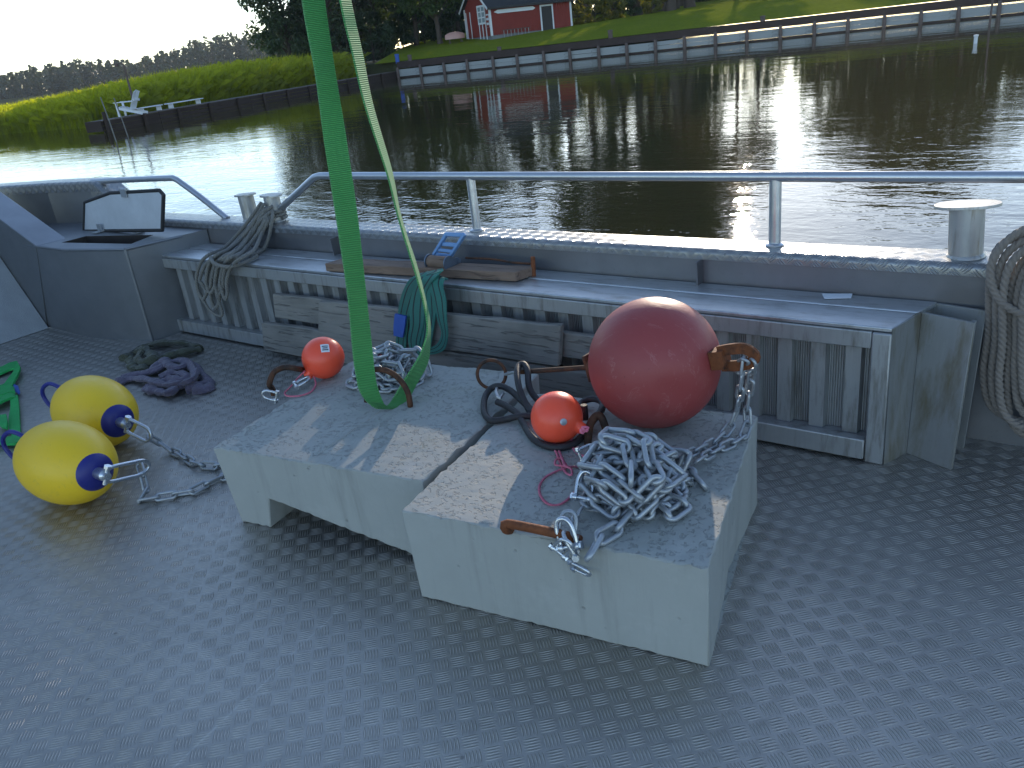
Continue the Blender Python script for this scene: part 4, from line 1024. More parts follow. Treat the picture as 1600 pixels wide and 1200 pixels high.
L, R = sling_edges(rows1, 1); m = MB(); m.ribbon(L, R, .006); obj('webbing_leg', m, M['sling'], sling, sharp=50)
L, R = sling_edges(rows2, 1, 150); m = MB(); m.ribbon(L, R, .006); obj('webbing_leg', m, M['sling'], sling, sharp=50)

# turquoise round sling and ratchet on the ramp
def flat_strap(rows, Y, n=60, th=.006):
    L = spline([PY(a,b,Y-o) for a,b,c,d,o in rows], n); R = spline([PY(c,d,Y-o) for a,b,c,d,o in rows], n); m = MB(); m.ribbon(L, R, th); return m
ts = thing('round_sling', 'turquoise striped sling hanging folded over the front of the ramp', 'sling', V3(*PY(655,545,2.6)))
TYY = 2.60
obj('strap_fold', flat_strap([(655,428,692,420,-.10),(648,432,690,424,-.02),(638,440,662,436,.005),(628,460,650,460,.012),(622,490,640,492,.008),(620,520,636,522,.004),(618,545,634,548,0)], TYY), M['teal'], ts)
obj('strap_fold', flat_strap([(658,430,690,424,-.07),(652,436,684,430,.01),(645,455,668,452,.02),(640,480,664,480,.022),(641,505,662,508,.018),(638,530,656,535,.012),(642,548,656,556,.01)], TYY), M['teal'], ts)
obj('strap_fold', flat_strap([(672,424,696,436,-.06),(668,432,694,438,.0),(672,450,692,448,.02),(678,475,697,470,.03),(684,500,698,498,.03),(690,520,700,524,.026),(684,536,695,545,.024),(672,543,680,553,.02),(655,543,660,553,.016)], TYY), M['teal'], ts)
obj('strap_fold', flat_strap([(668,424,700,436,-.07),(662,430,690,440,.0),(660,455,680,455,.015),(662,490,681,492,.015),(660,520,676,524,.012),(655,546,672,552,.01)], TYY), M['teal'], ts)
obj('label_sleeve', flat_strap([(618,490,635,494,.020),(616,508,633,510,.020),(616,524,630,527,.018)], TYY, 12, .010), M['blue_tag'], ts)
# ratchet
ra = thing('ratchet', 'blue steel ratchet tensioner with open handle resting on the brown plank', 'ratchet', V3(*P(690,412,PZ+.045)))
rb = P(690,408,PZ+.055); hY = rb[1]
rdir = unit(PY(712,366,hY+.02)-PY(680,405,hY)); wd = unit(PY(694,362,hY)-PY(728,364,hY)); nd = unit(np.cross(rdir, wd))
def hq(x, y): return PP(x, y, rb, nd)
m = MB()
for a, b in (((678,398),(699,364)),((704,400),(726,366))): m.bar(hq(*a), hq(*b), .014, .022, nd)
obj('handle_side', m, M['ratchet'], ra, bevel=.003)
m = MB(); m.bar(hq(697,366), hq(726,367), .018, .02, nd); m.bar(hq(691,381), hq(714,383), .02, .006, nd); m.bar(hq(683,390), hq(707,393), .016, .006, nd); m.bar(hq(680,397), hq(703,400), .018, .006, nd); obj('cross_bar', m, M['ratchet'], ra, bevel=.003)
a = P(672,408,PZ+.068); b = P(700,411,PZ+.068); d_ = unit(b-a)
m = MB(); m.lathe([(.027,0),(.029,.004),(.029,np.linalg.norm(b-a)-.004),(.027,np.linalg.norm(b-a))], a, d_, 20); obj('spool', m, M['brown_wood'], ra)
rsm = simple('blue_grey_steel', (.17,.21,.27), .4, .7, .2, 30)
for c_, e_ in ((b+d_*.004, P(716,408,PZ+.058)), (a-d_*.004, P(690,404,PZ+.056))):
    m = MB(); m.lathe([(.012,-.003),(.034,-.003),(.034,.003),(.012,.003)], c_, d_, 22); m.bar(c_, e_, .006, .036); obj('side_plate', m, rsm, ra)
m = MB(); m.lathe([(.012,-.01),(.012,.02)], P(713,407,PZ+.06), d_, 12); obj('pivot_bolt', m, rsm, ra)

# ================================================================== ROPES
def rope(path, r, pitch, mb=None):
    q = spline(path, max(60, int(length(spline(path,300))/(pitch/9)))); m = mb or MB()
    an = np.linspace(0, 2*math.pi, 13, endpoint=False)
    rr_ = [r*(.66+.34*abs(math.cos(1.5*a))**.8) for a in an]
    m.sweep(q, [(k*math.cos(-a), k*math.sin(-a)) for k, a in zip(rr_, an)], twist=2*math.pi/pitch); return m
def mixp(L):                                        # ('z'|'y', x, y, value)
    return [P(x,y,v) if k == 'z' else PY(x,y,v) for k,x,y,v in L]
rp1 = thing('rope', 'grey laid rope looped round the left bollards and hanging over the ramp', 'rope', V3(*P(345,400,PZ)))
rr = random.Random(12)
strands = [(0,0,0),(7,3,.01),(13,1,.02),(20,6,.0),(27,2,.012),(34,6,.02)]
for i, (dx, dy, dyy) in enumerate(strands):
    j = lambda s: rr.uniform(-s, s)
    hb_ = 455+j(14); zt = PZ+.018+.012*(i % 3)
    rise = [('y',408+dx*.5+j(1.5),316+i*4+j(2),3.03),('y',390+dx*.6+j(2),345+dy,2.985),('y',372+dx*.6+j(3),368+dy,2.955-dyy)]
    over = [('z',350+dx*.8+j(3),388+dy*.8,zt+.012),('z',328+dx*.9+j(3),398+dy,zt+.012),('y',313+dx*1.05,412+dy,2.668-dyy)]
    hang = [('y',306+dx*1.15+j(2),434+dy,2.655-dyy),('y',309+dx*1.1+j(2),hb_,2.652-dyy),('y',316+dx*1.0+j(2),hb_+13,2.652-dyy),('y',323+dx*.95,hb_+3,2.650-dyy*.5),('y',324+dx*.95+j(2),432+dy,2.655-dyy),('y',330+dx*.9,413+dy,2.668-dyy)]
    back = [('z',345+dx*.9+j(3),399+dy,zt+.022),('z',368+dx*.8+j(3),384+dy,zt+.022),('y',390+dx*.6+j(3),358+dy,2.95),('y',407+dx*.4+j(2),335+i*2,2.99),('y',424+j(3),322+i*3,3.05)]
    obj('rope_strand', rope(mixp(rise+over+hang+back), .0112, .052), M['rope'], rp1)
obj('rope_strand', rope(mixp([('y',426,330,3.04),('y',425,345,2.99),('y',420,370,2.97),('z',412,388,PZ+.02),('z',395,398,PZ+.016),('z',388,397,PZ+.016)]), .0112, .052), M['rope'], rp1)
obj('rope_strand', rope(mixp([('z',402,400,PZ+.016),('z',380,411,PZ+.016),('z',355,417,PZ+.018),('z',335,412,PZ+.03),('z',329,402,PZ+.04)]), .0112, .052), M['rope'], rp1)
obj('rope_strand', rope(mixp([('y',310,455,2.65),('y',318,470,2.648),('y',330,487,2.645),('y',345,494,2.645),('y',347,486,2.645),('y',340,465,2.645),('y',336,450,2.648)]), .0095, .045), M['rope'], rp1)
wr = []
for t in np.linspace(0, 2*math.pi*2.6, 40): wr.append(V3(b2[0],BY,GZ)+V3((.060+.004*math.sin(t*.7))*math.cos(t), (.060)*math.sin(t), .018+.022*t/2/math.pi))
obj('rope_strand', rope(wr, .0112, .052), M['rope'], rp1)

rp2 = thing('rope', 'thick tan laid rope coil hanging on the bulwark at the right edge', 'rope', V3(*PY(1590,680,2.93)))
lp = []
for i in range(6):
    y0 = 366+i*7+rr.uniform(-4,4); y1 = [655,660,668,682,655,640][i]; xl = [1545,1556,1566,1577,1588,1597][i]; Yp = 2.955-.018*(i % 3)
    xm = 1612+i*6
    lp += [('y',xm,y0,Yp),('y',xl+18,y0+22,Yp-.012),('y',xl+2,y0+70,Yp-.012),('y',xl-(0 if i else 0),(y0+y1)/2+10,Yp-.008),('y',xl-8+i*1.5,y1-70,Yp),('y',xl+6,y1-18,Yp),('y',xm-8,y1+2,Yp-.006),('y',xm+40,y1-40,Yp-.006),('y',xm+62,(y0+y1)/2,Yp),('y',xm+45,y0+50,Yp)]
obj('rope_coil', rope(mixp(lp), .0135, .060), M['rope_tan'], rp2)
obj('rope_coil', rope(mixp([('y',1640,350,2.94),('y',1604,357,2.915),('y',1572,378,2.91),('y',1550,410,2.905),('y',1549,440,2.90),('y',1560,466,2.90),('y',1582,484,2.90),('y',1606,490,2.905),('y',1640,480,2.94)]), .0135, .060), M['rope_tan'], rp2)

# ================================================================== SOFT SLINGS ON THE DECK
def lumpy(path, r, seed, flat=.6, n=None):
    q = spline(path, n or max(50, int(length(spline(path,200))/.014))); g = random.Random(seed); m = MB(); N_ = len(q)
    sc_ = [1+.18*math.sin(i*.55+seed)+.14*math.sin(i*.23+2*seed)+g.uniform(-.06,.06) for i in range(N_)]
    an = np.linspace(0,2*math.pi,14,endpoint=False)
    pr = [((r*(1+.10*math.sin(5*a+seed)))*math.cos(-a), flat*(r*(1+.12*math.sin(3*a)))*math.sin(-a)) for a in an]
    m.sweep(q, pr, twist=1.7, scale=sc_); return m
pu = thing('soft_sling', 'mauve soft round sling lying in a tangled coil on the deck', 'sling', V3(*P(265,595,0)))
Zs = .018
for k, L_ in enumerate([
    [(190,592,Zs),(215,586,Zs),(245,578,.03),(268,566,.04),(290,565,.045),(310,578,.035),(324,596,Zs),(312,604,Zs),(290,606,.03)],
    [(182,598,Zs),(205,592,Zs),(230,593,.03),(250,600,.035),(270,603,.04),(288,598,.05),(303,588,.05),(300,574,.05),(285,568,.04)],
    [(230,606,Zs),(248,600,.03),(262,596,.03),(282,600,.045),(300,595,.06),(306,582,.06)],
    [(228,607,Zs),(246,611,Zs),(264,614,.025),(280,604,.035),(296,599,.05)],
    [(250,590,.045),(266,584,.05),(282,584,.05),(292,590,.05),(282,595,.05),(262,592,.05)],
    [(236,580,.02),(248,568,.03),(256,564,.035),(266,572,.05),(278,576,.055),(288,573,.05)],
    [(318,590,Zs),(328,602,Zs),(318,609,Zs),(302,607,Zs),(290,610,Zs)]]):
    obj('sling_fold', lumpy([P(*p) for p in L_], .029, k, .62), M['purple'], pu)
ol = thing('soft_sling', 'olive soft round sling lying on the deck behind the mauve one', 'sling', V3(*P(255,545,0)))
for k, L_ in enumerate([
    [(194,560,Zs),(210,550,Zs),(226,542,Zs),(248,537,.025),(272,536,.03),(296,538,.025),(312,545,Zs)],
    [(312,546,Zs),(296,548,.03),(278,552,.03),(258,558,.03),(240,564,.03),(226,574,Zs),(222,580,Zs)],
    [(206,560,Zs),(208,572,Zs),(216,579,Zs)],
    [(214,552,.03),(222,546,.04),(234,552,.045),(240,560,.045),(224,566,.04),(214,562,.04),(220,552,.05)]]):
    obj('sling_fold', lumpy([P(*p) for p in L_], .030, k+20, .6), M['olive'], ol)
gs = thing('soft_sling', 'bright green flat sling lying in folds at the left edge of the deck', 'sling', V3(*P(15,630,0)))
def deck_strap(rows, th=.012):
    L = spline([P(a,b,z) for a,b,c,d,z in rows], 40); R = spline([P(c,d,z+.004) for a,b,c,d,z in rows], 40); m = MB(); m.ribbon(L, R, th); return m
for rws in ([(-40,588,-40,602,.012),(0,575,0,585,.014),(15,568,16,578,.018),(27,565,30,576,.02)],
            [(27,565,32,574,.03),(22,580,30,582,.028),(12,594,22,598,.022),(4,602,16,606,.02),(-20,606,-10,616,.018)],
            [(-25,612,-20,622,.03),(0,610,0,619,.034),(14,604,18,613,.035),(22,606,24,616,.03)],
            [(-25,632,-20,640,.03),(0,620,2,629,.034),(14,613,18,622,.035),(22,612,24,622,.03)],
            [(16,622,28,618,.03),(17,638,30,636,.022),(14,655,31,655,.018),(15,672,32,674,.016),(20,684,33,688,.016)],
            [(33,676,33,690,.016),(20,682,22,694,.018),(5,684,5,694,.018),(-30,680,-30,692,.018)],
            [(0,650,10,648,.03),(-2,660,12,660,.035),(2,668,11,670,.03)]):
    obj('sling_fold', deck_strap(rws), M['green_cloth'], gs)
m = deck_strap([(20,600,28,603,.02),(22,608,31,612,.02),(24,612,29,616,.018)], .006); obj('blue_label', m, M['blue_tag'], gs)

# ================================================================== SHORE: SEAWALL
sw = thing('seawall', 'long timber seawall with pale boards and brown posts along the lawn', 'seawall', SW[1])
SP = 1.95; ns = int(SWLEN/SP)
bm_ = MB(); bm_.box((-SP/2,0,0),(SP/2,.05,.24)); board_me = mesh_of(bm_, 'board', None, 30); board_me.materials.append(M['wall_board'])
bm2 = MB(); bm2.box((-SP/2,0,0),(SP/2,.05,.5)); base_me = mesh_of(bm2, 'board', None, 30); base_me.materials.append(M['cap_wood'])
bm3 = MB(); bm3.box((-SP/2,-.06,0),(SP/2,.32,.44)); cap_me = mesh_of(bm3, 'cap_beam', None, 30); cap_me.materials.append(M['cap_wood'])
pm_ = MB(); pm_.lathe([(.11,0),(.115,1.0),(.10,1.55),(.085,1.58),(0,1.58)], (0,0,0), (0,0,1), 10); post_me = mesh_of(pm_, 'post', None, 30); post_me.materials.append(M['post_wood'])
hgt = WTOP-WZ
for k in range(ns):
    q, t = wall_at((k+.5)*SP); a = math.atan2(t[1], t[0]); rr = random.Random(k)
    R_ = Matrix.Rotation(a, 4, 'Z')
    inst('board', base_me, Matrix.Translation((q[0],q[1],WZ-.42)) @ R_, sw)
    for j in range(2): inst('board', board_me, Matrix.Translation((q[0]+rr.uniform(-.01,.01),q[1],WZ+.10+j*.25+rr.uniform(-.012,.012))) @ R_ @ Matrix.Translation((0,-.02-rr.uniform(0,.02),0)), sw)
    mt = Matrix.Translation((q[0],q[1],WTOP-.44)) @ R_; inst('cap_beam', cap_me, mt, sw)
    q2, t = wall_at(k*SP); inst('post', post_me, Matrix.Translation((q2[0],q2[1],WZ-.65)) @ R_ @ Matrix.Translation((rr.uniform(-.05,.05),-.15,rr.uniform(-.06,.05))) @ Matrix.Scale(.9 if hgt < 1.2 else 1.0, 4, (0,0,1)), sw)
# mooring posts along the top
for px, py, hh, mt_, lb in ((618,100,.55,'blue','short blue mooring post where the jetty meets the seawall'),(640,96,.40,'post','short grey mooring post right of the blue one'),(780,82,.25,'post','low square bollard on the seawall below the red boathouse'),(953,52,.50,'post','slim mooring post on the seawall right of the boathouse'),(1192,37,.30,'post','low dark mooring post on the sunny part of the seawall')):
    d = ray(px, py); best = None
    for s in np.linspace(0, SWLEN, 600):
        q, t = wall_at(s); v_ = q-CAMP; xx = 800+FPX*(v_@CR)/(v_@CF)+ (WTOP-WZ)*0
        w_ = q+V3(0,0,WTOP-WZ)-CAMP; xx = 800+FPX*(w_@CR)/(w_@CF)
        if best is None or abs(xx-px) < best[0]: best = (abs(xx-px), q)
    q = best[1]+OUT*.12; m = MB()
    m.lathe([(.15,-.1),(.15,hh*.8),(.17,hh*.82),(.17,hh),(.0,hh+.02)], (q[0],q[1],WTOP), (0,0,1), 12)
    tag(obj('mooring_post', m, M['blue_tag'] if mt_ == 'blue' else M['post_wood']), lb, 'mooring post', 'mooring posts on the seawall')
q = P(1524,68,WZ); m = MB(); m.lathe([(.06,-.6),(.06,.22),(.08,.23),(.08,.28),(0,.29)], (q[0],q[1],WZ), (0,0,1), 10)
tag(obj('float_post', m, M['white_paint']), 'pale marker post standing in the water in front of the seawall', 'post')
q = P(1546,40,WZ); m = MB(); m.lathe([(.05,-.5),(.045,2.6),(0,2.62)], (q[0],q[1],WZ), (.02,0,1), 8)
tag(obj('mooring_pole', m, M['post_wood']), 'thin brown pole in the water by the right end of the seawall', 'pole')

# ================================================================== JETTY
JA = P(163,207,WZ); JB = SW[0]+V3(-.3,.2,0); jd = unit(JB-JA); jn = V3(-jd[1], jd[0], 0)
JL = np.linalg.norm(JB-JA); JZ = WZ+.50; JW = .95
jt = thing('jetty', 'long low dark timber jetty reaching out in front of the reeds', 'jetty', JA)
for j in range(3):
    n_ = 8
    for k in range(n_):
        m = MB(); rr = random.Random(j*50+k); a = JA+jd*(JL*k/n_+.01); b = JA+jd*(JL*(k+1)/n_-.01); z = WZ-.10+j*.185
        m.bar(V3(a[0],a[1],z+.1), V3(b[0],b[1],z+.1+rr.uniform(-.01,.01)), .06, .175); obj('face_board', m, M['jetty_wood'], jt)
k = 0
while k*.9 < JL:
    m = MB(); a = JA+jd*(k*.9); b = JA+jd*min(k*.9+.87,JL)
    m.plate([V3(a[0],a[1],JZ-.04)-jn*.06, V3(b[0],b[1],JZ-.04)-jn*.06, V3(b[0],b[1],JZ-.04)+jn*JW, V3(a[0],a[1],JZ-.04)+jn*JW], (0,0,.045)); obj('deck_board', m, M['jetty_top'], jt, fixn=True); k += 1
for k in range(13):
    q = JA+jd*(.15+k*(JL-.5)/12)-jn*.12; m = MB(); m.lathe([(.09,-.8),(.085,.50 if k else .85),(0,.52 if k else .87)], (q[0],q[1],WZ), (0,0,1), 9); obj('pile', m, M['jetty_wood'], jt)
m = MB(); m.plate([V3(JA[0],JA[1],WZ+.05)-jd*.04, V3(JA[0],JA[1],WZ+.05)-jd*.04+jn*JW, V3(JA[0],JA[1],JZ)-jd*.04+jn*JW, V3(JA[0],JA[1],JZ)-jd*.04], tuple(jd*.03)); obj('end_board', m, M['jetty_wood'], jt, fixn=True)
def jp(px, off, z=JZ):                              # a point on the jetty at photo column px
    best = None
    for s in np.linspace(0, JL, 800):
        q = JA+jd*s+jn*off; q = V3(q[0],q[1],z)-CAMP; xx = 800+FPX*(q@CR)/(q@CF)
        if best is None or abs(xx-px) < best[0]: best = (abs(xx-px), q+CAMP)
    return best[1]
for px, off, w, lb in ((290,.72,2.6,'long low white bench on the jetty'),(236,.75,1.5,'short low white bench on the jetty right of the chair')):
    q = jp(px, off); e = thing('bench', lb, 'bench', q, 'low benches on the jetty')
    for s in (-1,1): m = MB(); m.obox(q+jd*s*w*.4+V3(0,0,.11), jn*.14, jd*.03, V3(0,0,.11)); obj('leg', m, M['white_paint'], e)
    for o_ in (-.12,0,.12): m = MB(); m.obox(q+jn*o_+V3(0,0,.24), jd*w/2, jn*.05, V3(0,0,.02)); obj('slat', m, M['white_paint'], e)
# slatted chair
ck = 1.12; cq = jp(205, .42); cf = unit(-CR*V3(1,1,0)); cs = V3(-cf[1], cf[0], 0)      # faces the photo's left
ch = thing('garden_chair', 'white slatted garden armchair at the outer end of the jetty', 'chair', cq)
def cpt(f, s, z): return cq+(cf*f+cs*s)*ck+V3(0,0,z*ck)
m = MB(); 
for s in (-.24,-.08,.08,.24): pass
for k in range(5):
    m = MB(); f = .36-k*.14; z = .38-k*.035; m.bar(cpt(f,-.27,z), cpt(f,.27,z), .12, .025); obj('seat_slat', m, M['white_paint'], ch)
for k in range(5):
    m = MB(); s = -.24+k*.12; m.bar(cpt(-.16,s,.26), cpt(-.50,s*1.05,.98-abs(k-2)*.03), .025, .10, up=cs); obj('back_slat', m, M['white_paint'], ch)
for s in (-.31,.31):
    m = MB(); m.bar(cpt(.46,s,.57), cpt(-.38,s,.55), .12, .03); obj('armrest', m, M['white_paint'], ch)
    m = MB(); m.bar(cpt(.36,s,.0), cpt(.36,s,.56), .03, .10, up=cf); obj('leg', m, M['white_paint'], ch)
    m = MB(); m.bar(cpt(.42,s*.88,.36), cpt(-.62,s*.88,.04), .03, .11); obj('leg', m, M['white_paint'], ch)
m = MB(); m.bar(cpt(-.40,-.30,.60), cpt(-.40,.30,.60), .03, .08); obj('back_rail', m, M['white_paint'], ch)
# lamp pole
pq = jp(214, .85); pt = pq+V3(0,0,2.35)
lp_ = thing('lamp_post', 'thin dark lamp post with a small bent head behind the white chair', 'lamp', pq)
m = MB(); m.lathe([(.06,0),(.05,1.2),(.04,2.3),(0,2.32)], pq, (0,0,1), 10); obj('pole', m, M['post_wood'], lp_)
m = MB(); m.bar(pt-V3(0,0,.06), pt-V3(0,0,.02)-_rz(V3(1,0,0))*.32, .05, .05); m.bar(pt-_rz(V3(1,0,0))*.32-V3(0,0,.02), pt-_rz(V3(1,0,0))*.34-V3(0,0,.16), .14, .12); obj('lamp_head', m, M['post_wood'], lp_)
for px, py, tpx, tpy, lb in ((183,222,157,152,'left one of two thin bare sticks in the water before the jetty'),(201,213,178,153,'right one of two thin bare sticks in the water before the jetty')):
    b = P(px, py, WZ); t = PP(tpx, tpy, b, unit(V3(b[0],b[1],0))); m = MB(); m.tube([b-V3(0,0,.5), b+(t-b)*.5, t], .022, 7)
    tag(obj('stick', m, M['grey_wood']), lb, 'stick', 'thin sticks in the water')

# ================================================================== REEDS
def reeds():
    g = np.random.default_rng(5); vs = []; fs = []
    # bed between the jetty and the open water, given as (photo column, near range, far range, height)
    cols = [(-60,58,78,1.45),(0,56,80,1.6),(60,53,82,1.75),(120,50,84,1.95),(180,49,86,2.2),(260,52,88,2.45),(340,56,90,2.55),(420,60,90,2.6),(500,64,86,2.5),(560,67,80,2.2)]
    c = np.array(cols, float); N = 15000
    for i in range(N):
        px = g.uniform(-60, 560); a = np.interp(px, c[:,0], c[:,1]); b = np.interp(px, c[:,0], c[:,2]); h = np.interp(px, c[:,0], c[:,3])
        if px > 163:                                 # stays behind the jetty
            q = jp_fast(px); a = max(a, q+2.3)
        r = a+(b-a)*(g.random()**1.7); p = PR(px, 140, r); d2 = unit(V3(p[0],p[1],0)); s = V3(d2[1],-d2[0],0)
        hh = h*g.uniform(.62,1.06)*(1 if r > a+1.0 else g.uniform(.6,1)); w = g.uniform(.03,.07); yaw = g.uniform(-1.2,1.2)
        sd = s*math.cos(yaw)+d2*math.sin(yaw); ln = s*g.normal(.16,.20)+d2*g.normal(0,.15)
        b0 = V3(p[0],p[1],WZ-.05); o = len(vs)
        vs += [b0-sd*w, b0+sd*w, b0+ln*.4*hh+V3(0,0,hh*.62)+sd*w*.8, b0+ln*.4*hh+V3(0,0,hh*.62)-sd*w*.8, b0+ln*hh+V3(0,0,hh)+sd*.006]
        fs += [(o,o+1,o+2,o+3),(o+3,o+2,o+4)]
        if g.random() < .8:
            o = len(vs); kz = g.uniform(.35,.8); ll = g.uniform(.5,.9)*h*.5; dr = (s*g.choice([-1,1])*g.uniform(.3,1)+d2*g.uniform(-.6,.6)); st = b0+ln*kz*hh+V3(0,0,hh*kz)
            vs += [st-V3(0,0,w*.8), st+V3(0,0,w*.8), st+dr*ll*.6+V3(0,0,ll*.45), st+dr*ll+V3(0,0,ll*.35)]; fs += [(o,o+1,o+2),(o,o+2,o+3)]
    m = MB(); m.add(vs, fs); return m
_js = [(JA+jd*s) for s in np.linspace(0,JL,60)]
_jx = np.array([800+FPX*((q-CAMP)@CR)/((q-CAMP)@CF) for q in _js]); _jr = np.array([math.hypot(q[0],q[1]) for q in _js])
def jp_fast(px): return float(np.interp(px, _jx, _jr))
ro = obj('reeds', reeds(), M['reed'], smooth=False); ro['kind'] = 'stuff'; ro['label'] = 'tall sunlit green reeds growing in the shallows behind the jetty'; ro['category'] = 'reeds'

# ================================================================== RED BOATHOUSE
K = PR(769,57,72.0); hz0 = 1.35; K[2] = hz0
vd = unit(V3(K[0],K[1],0)); vr = V3(vd[1],-vd[0],0); th_ = rad(27)
hx = vr*math.cos(th_)+vd*math.sin(th_); hy = -vr*math.sin(th_)+vd*math.cos(th_)   # along the long wall, into the house
HL, HD, HH = 7.6, 4.6, 2.55
def H(a, b, c): return K+hx*a+hy*b+V3(0,0,c)
hs = thing('boathouse', 'red timber boathouse with white trim and dark roof on the lawn', 'house', K)
m = MB(); m.plate([H(0,0,-.8),H(HL,0,-.8),H(HL,HD,-.8),H(0,HD,-.8)], (0,0,1.15)); obj('foundation', m, M['concrete_grey'], hs, fixn=True)
RH = HH+HD/2*.75
m = MB(); n_ = 0
vs = [H(0,0,.3),H(HL,0,.3),H(HL,HD,.3),H(0,HD,.3),H(0,0,HH),H(HL,0,HH),H(HL,HD,HH),H(0,HD,HH),H(0,HD/2,RH),H(HL,HD/2,RH)]
m.add(vs, [(0,1,5,4),(1,2,6,9,5),(2,3,7,6),(3,0,4,8,7)]); wall = obj('wall', m, M['red_wall'], hs, fixn=True, smooth=False)
for k in range(int(HL/.20)):
    m = MB(); m.bar(H(.1+k*.20,-.012,.3), H(.1+k*.20,-.012,HH), .05, .024, up=hy); obj('cover_strip', m, M['red_wall'], wall)
for k in range(int(HD/.20)):
    y = .1+k*.20; m = MB(); m.bar(H(-.012,y,.3), H(-.012,y,HH+min(y,HD-y)*.75), .024, .05, up=hy); obj('cover_strip', m, M['red_wall'], wall)
rf = MB()
for s in (0,1):
    e0 = H(-.35,-.35,HH-.26) if s == 0 else H(-.35,HD+.35,HH-.26); e1 = H(HL+.35,-.35,HH-.26) if s == 0 else H(HL+.35,HD+.35,HH-.26)
    t0 = H(-.35,HD/2,RH+.02); t1 = H(HL+.35,HD/2,RH+.02); rf.plate([e0,e1,t1,t0], (0,0,.10))
roof = obj('roof', rf, M['roof'], hs, fixn=True)
for s in (0,1):
    yy = -.37 if s == 0 else HD+.37
    for xx in (-.38, HL+.38):
        m = MB(); m.bar(H(xx,yy,HH-.26), H(xx,HD/2,RH+.03), .035, .17, up=(0,0,1)); obj('barge_board', m, M['white_paint'], roof)
m = MB(); m.bar(H(-.3,-.36,HH-.27), H(HL+.3,-.36,HH-.27), .03, .10); obj('fascia', m, M['dark_paint_and_hole'], roof)
for a, b in ((0,0),(HL,0),(0,HD)):
    m = MB(); m.obox(H(a+(.0 if a == 0 else 0),b,(HH+.3)/2), hx*.075, hy*.075, V3(0,0,(HH-.3)/2)); obj('corner_board', m, M['white_paint'], wall)
# door on the right half of the long wall
dx = 4.75; m = MB(); m.obox(H(dx+.5,-.02,1.05), hx*.5, hy*.03, V3(0,0,1.02)); dr_ = obj('door', m, M['dark_paint_and_hole'], hs)
for a in (dx-.06, dx+1.06): m = MB(); m.obox(H(a,-.04,1.1), hx*.06, hy*.03, V3(0,0,1.08)); obj('door_frame', m, M['white_paint'], dr_)
m = MB(); m.obox(H(dx+.5,-.04,2.13), hx*.62, hy*.032, V3(0,0,.06)); obj('door_frame', m, M['white_paint'], dr_)
# gable window with white frame and trims below
wy = 1.45; m = MB(); m.obox(H(-.02,wy,1.95), hx*.02, hy*.62, V3(0,0,.62)); wn_ = obj('window', m, M['glass'], hs)
for yy in (wy-.64, wy, wy+.64): m = MB(); m.obox(H(-.04,yy,1.95), hx*.03, hy*.05, V3(0,0,.66)); obj('window_frame', m, M['white_paint'], wn_)
for zz in (1.31, 1.75, 2.18, 2.6): m = MB(); m.obox(H(-.041,wy,zz), hx*.031, hy*.70, V3(0,0,.045 if 1.4 < zz < 2.5 else .07)); obj('window_frame', m, M['white_paint'], wn_)
for yy in (wy-.60, wy, wy+.60, HD-1.0, HD-.25): m = MB(); m.obox(H(-.03,yy,.62 if yy < 2.5 else 1.2), hx*.02, hy*.05, V3(0,0,.62 if yy < 2.5 else 1.1)); obj('trim_board', m, M['white_paint'], wall)
m = MB(); m.obox(H(-.06,.35,1.45), hx*.03, hy*.2, V3(0,0,.5)); rg = obj('ring_board', m, M['white_paint'], hs)
for z in (1.05,1.4,1.75): m = MB(); m.obox(H(-.095,.35,z), hx*.012, hy*.21, V3(0,0,.09)); obj('red_band', m, M['red_wall'], rg)
# white pointed board (old oar or sign) on the long wall
m = MB(); z = 2.02; a0, a1 = .35, 4.2
m.plate([H(a0,-.05,z),H(a0+.35,-.05,z-.13),H(a1-.25,-.05,z-.13),H(a1,-.05,z),H(a1-.25,-.05,z+.15),H(a0+.35,-.05,z+.15)], tuple(hy*-.04)); tag(obj('wall_board', m, M['white_paint'], fixn=True), 'long white pointed board hanging under the boathouse eave', 'board')
# ladder hung lengthwise on the foundation
ld = thing('ladder', 'pale wooden ladder hung sideways low on the boathouse wall', 'ladder', H(2.2,-.1,.2))
for z in (.02,.62):
    m = MB(); m.bar(H(.9,-.12,z), H(3.55,-.12,z), .05, .05); obj('rail', m, M['jetty_top'], ld)
for k in range(8): m = MB(); m.bar(H(1.05+k*.33,-.12,.02), H(1.05+k*.33,-.12,.62), .04, .04); obj('rung', m, M['wall_board'], ld)
# upturned boat and pots left of the house
q = PR(711,58,74); q[2] = lawn_z(q)-.05; m = MB(); bx = unit(vr+vd*.3); by = V3(-bx[1],bx[0],0); vs = []; n_ = 10; k_ = 8
for i in range(n_+1):
    t = -1+2*i/n_; w = .42*(1-t*t)**.6; h = .30+.12*t*t
    for j in range(k_+1): a = math.pi*j/k_; vs.append(q+bx*t*.85+by*w*math.cos(a)+V3(0,0,.35+(h+.25)*math.sin(a)*(1-t*t*.5)))
m.add(vs, [(i*(k_+1)+j,i*(k_+1)+j+1,(i+1)*(k_+1)+j+1,(i+1)*(k_+1)+j) for i in range(n_) for j in range(k_)])
tub = thing('upturned_dinghy', 'small pale pink upturned dinghy on trestles left of the boathouse', 'dinghy', q)
obj('shell', m, simple('pale_pink_hull', (.55,.30,.24), .4, 0, .15, 2, 20, .002), tub)
for s in (-.5,.5):
    m = MB(); m.bar(q+bx*s-by*.3, q+bx*s+V3(0,0,.42), .05, .05); m.bar(q+bx*s+by*.3, q+bx*s+V3(0,0,.42), .05, .05); obj('trestle', m, M['post_wood'], tub)

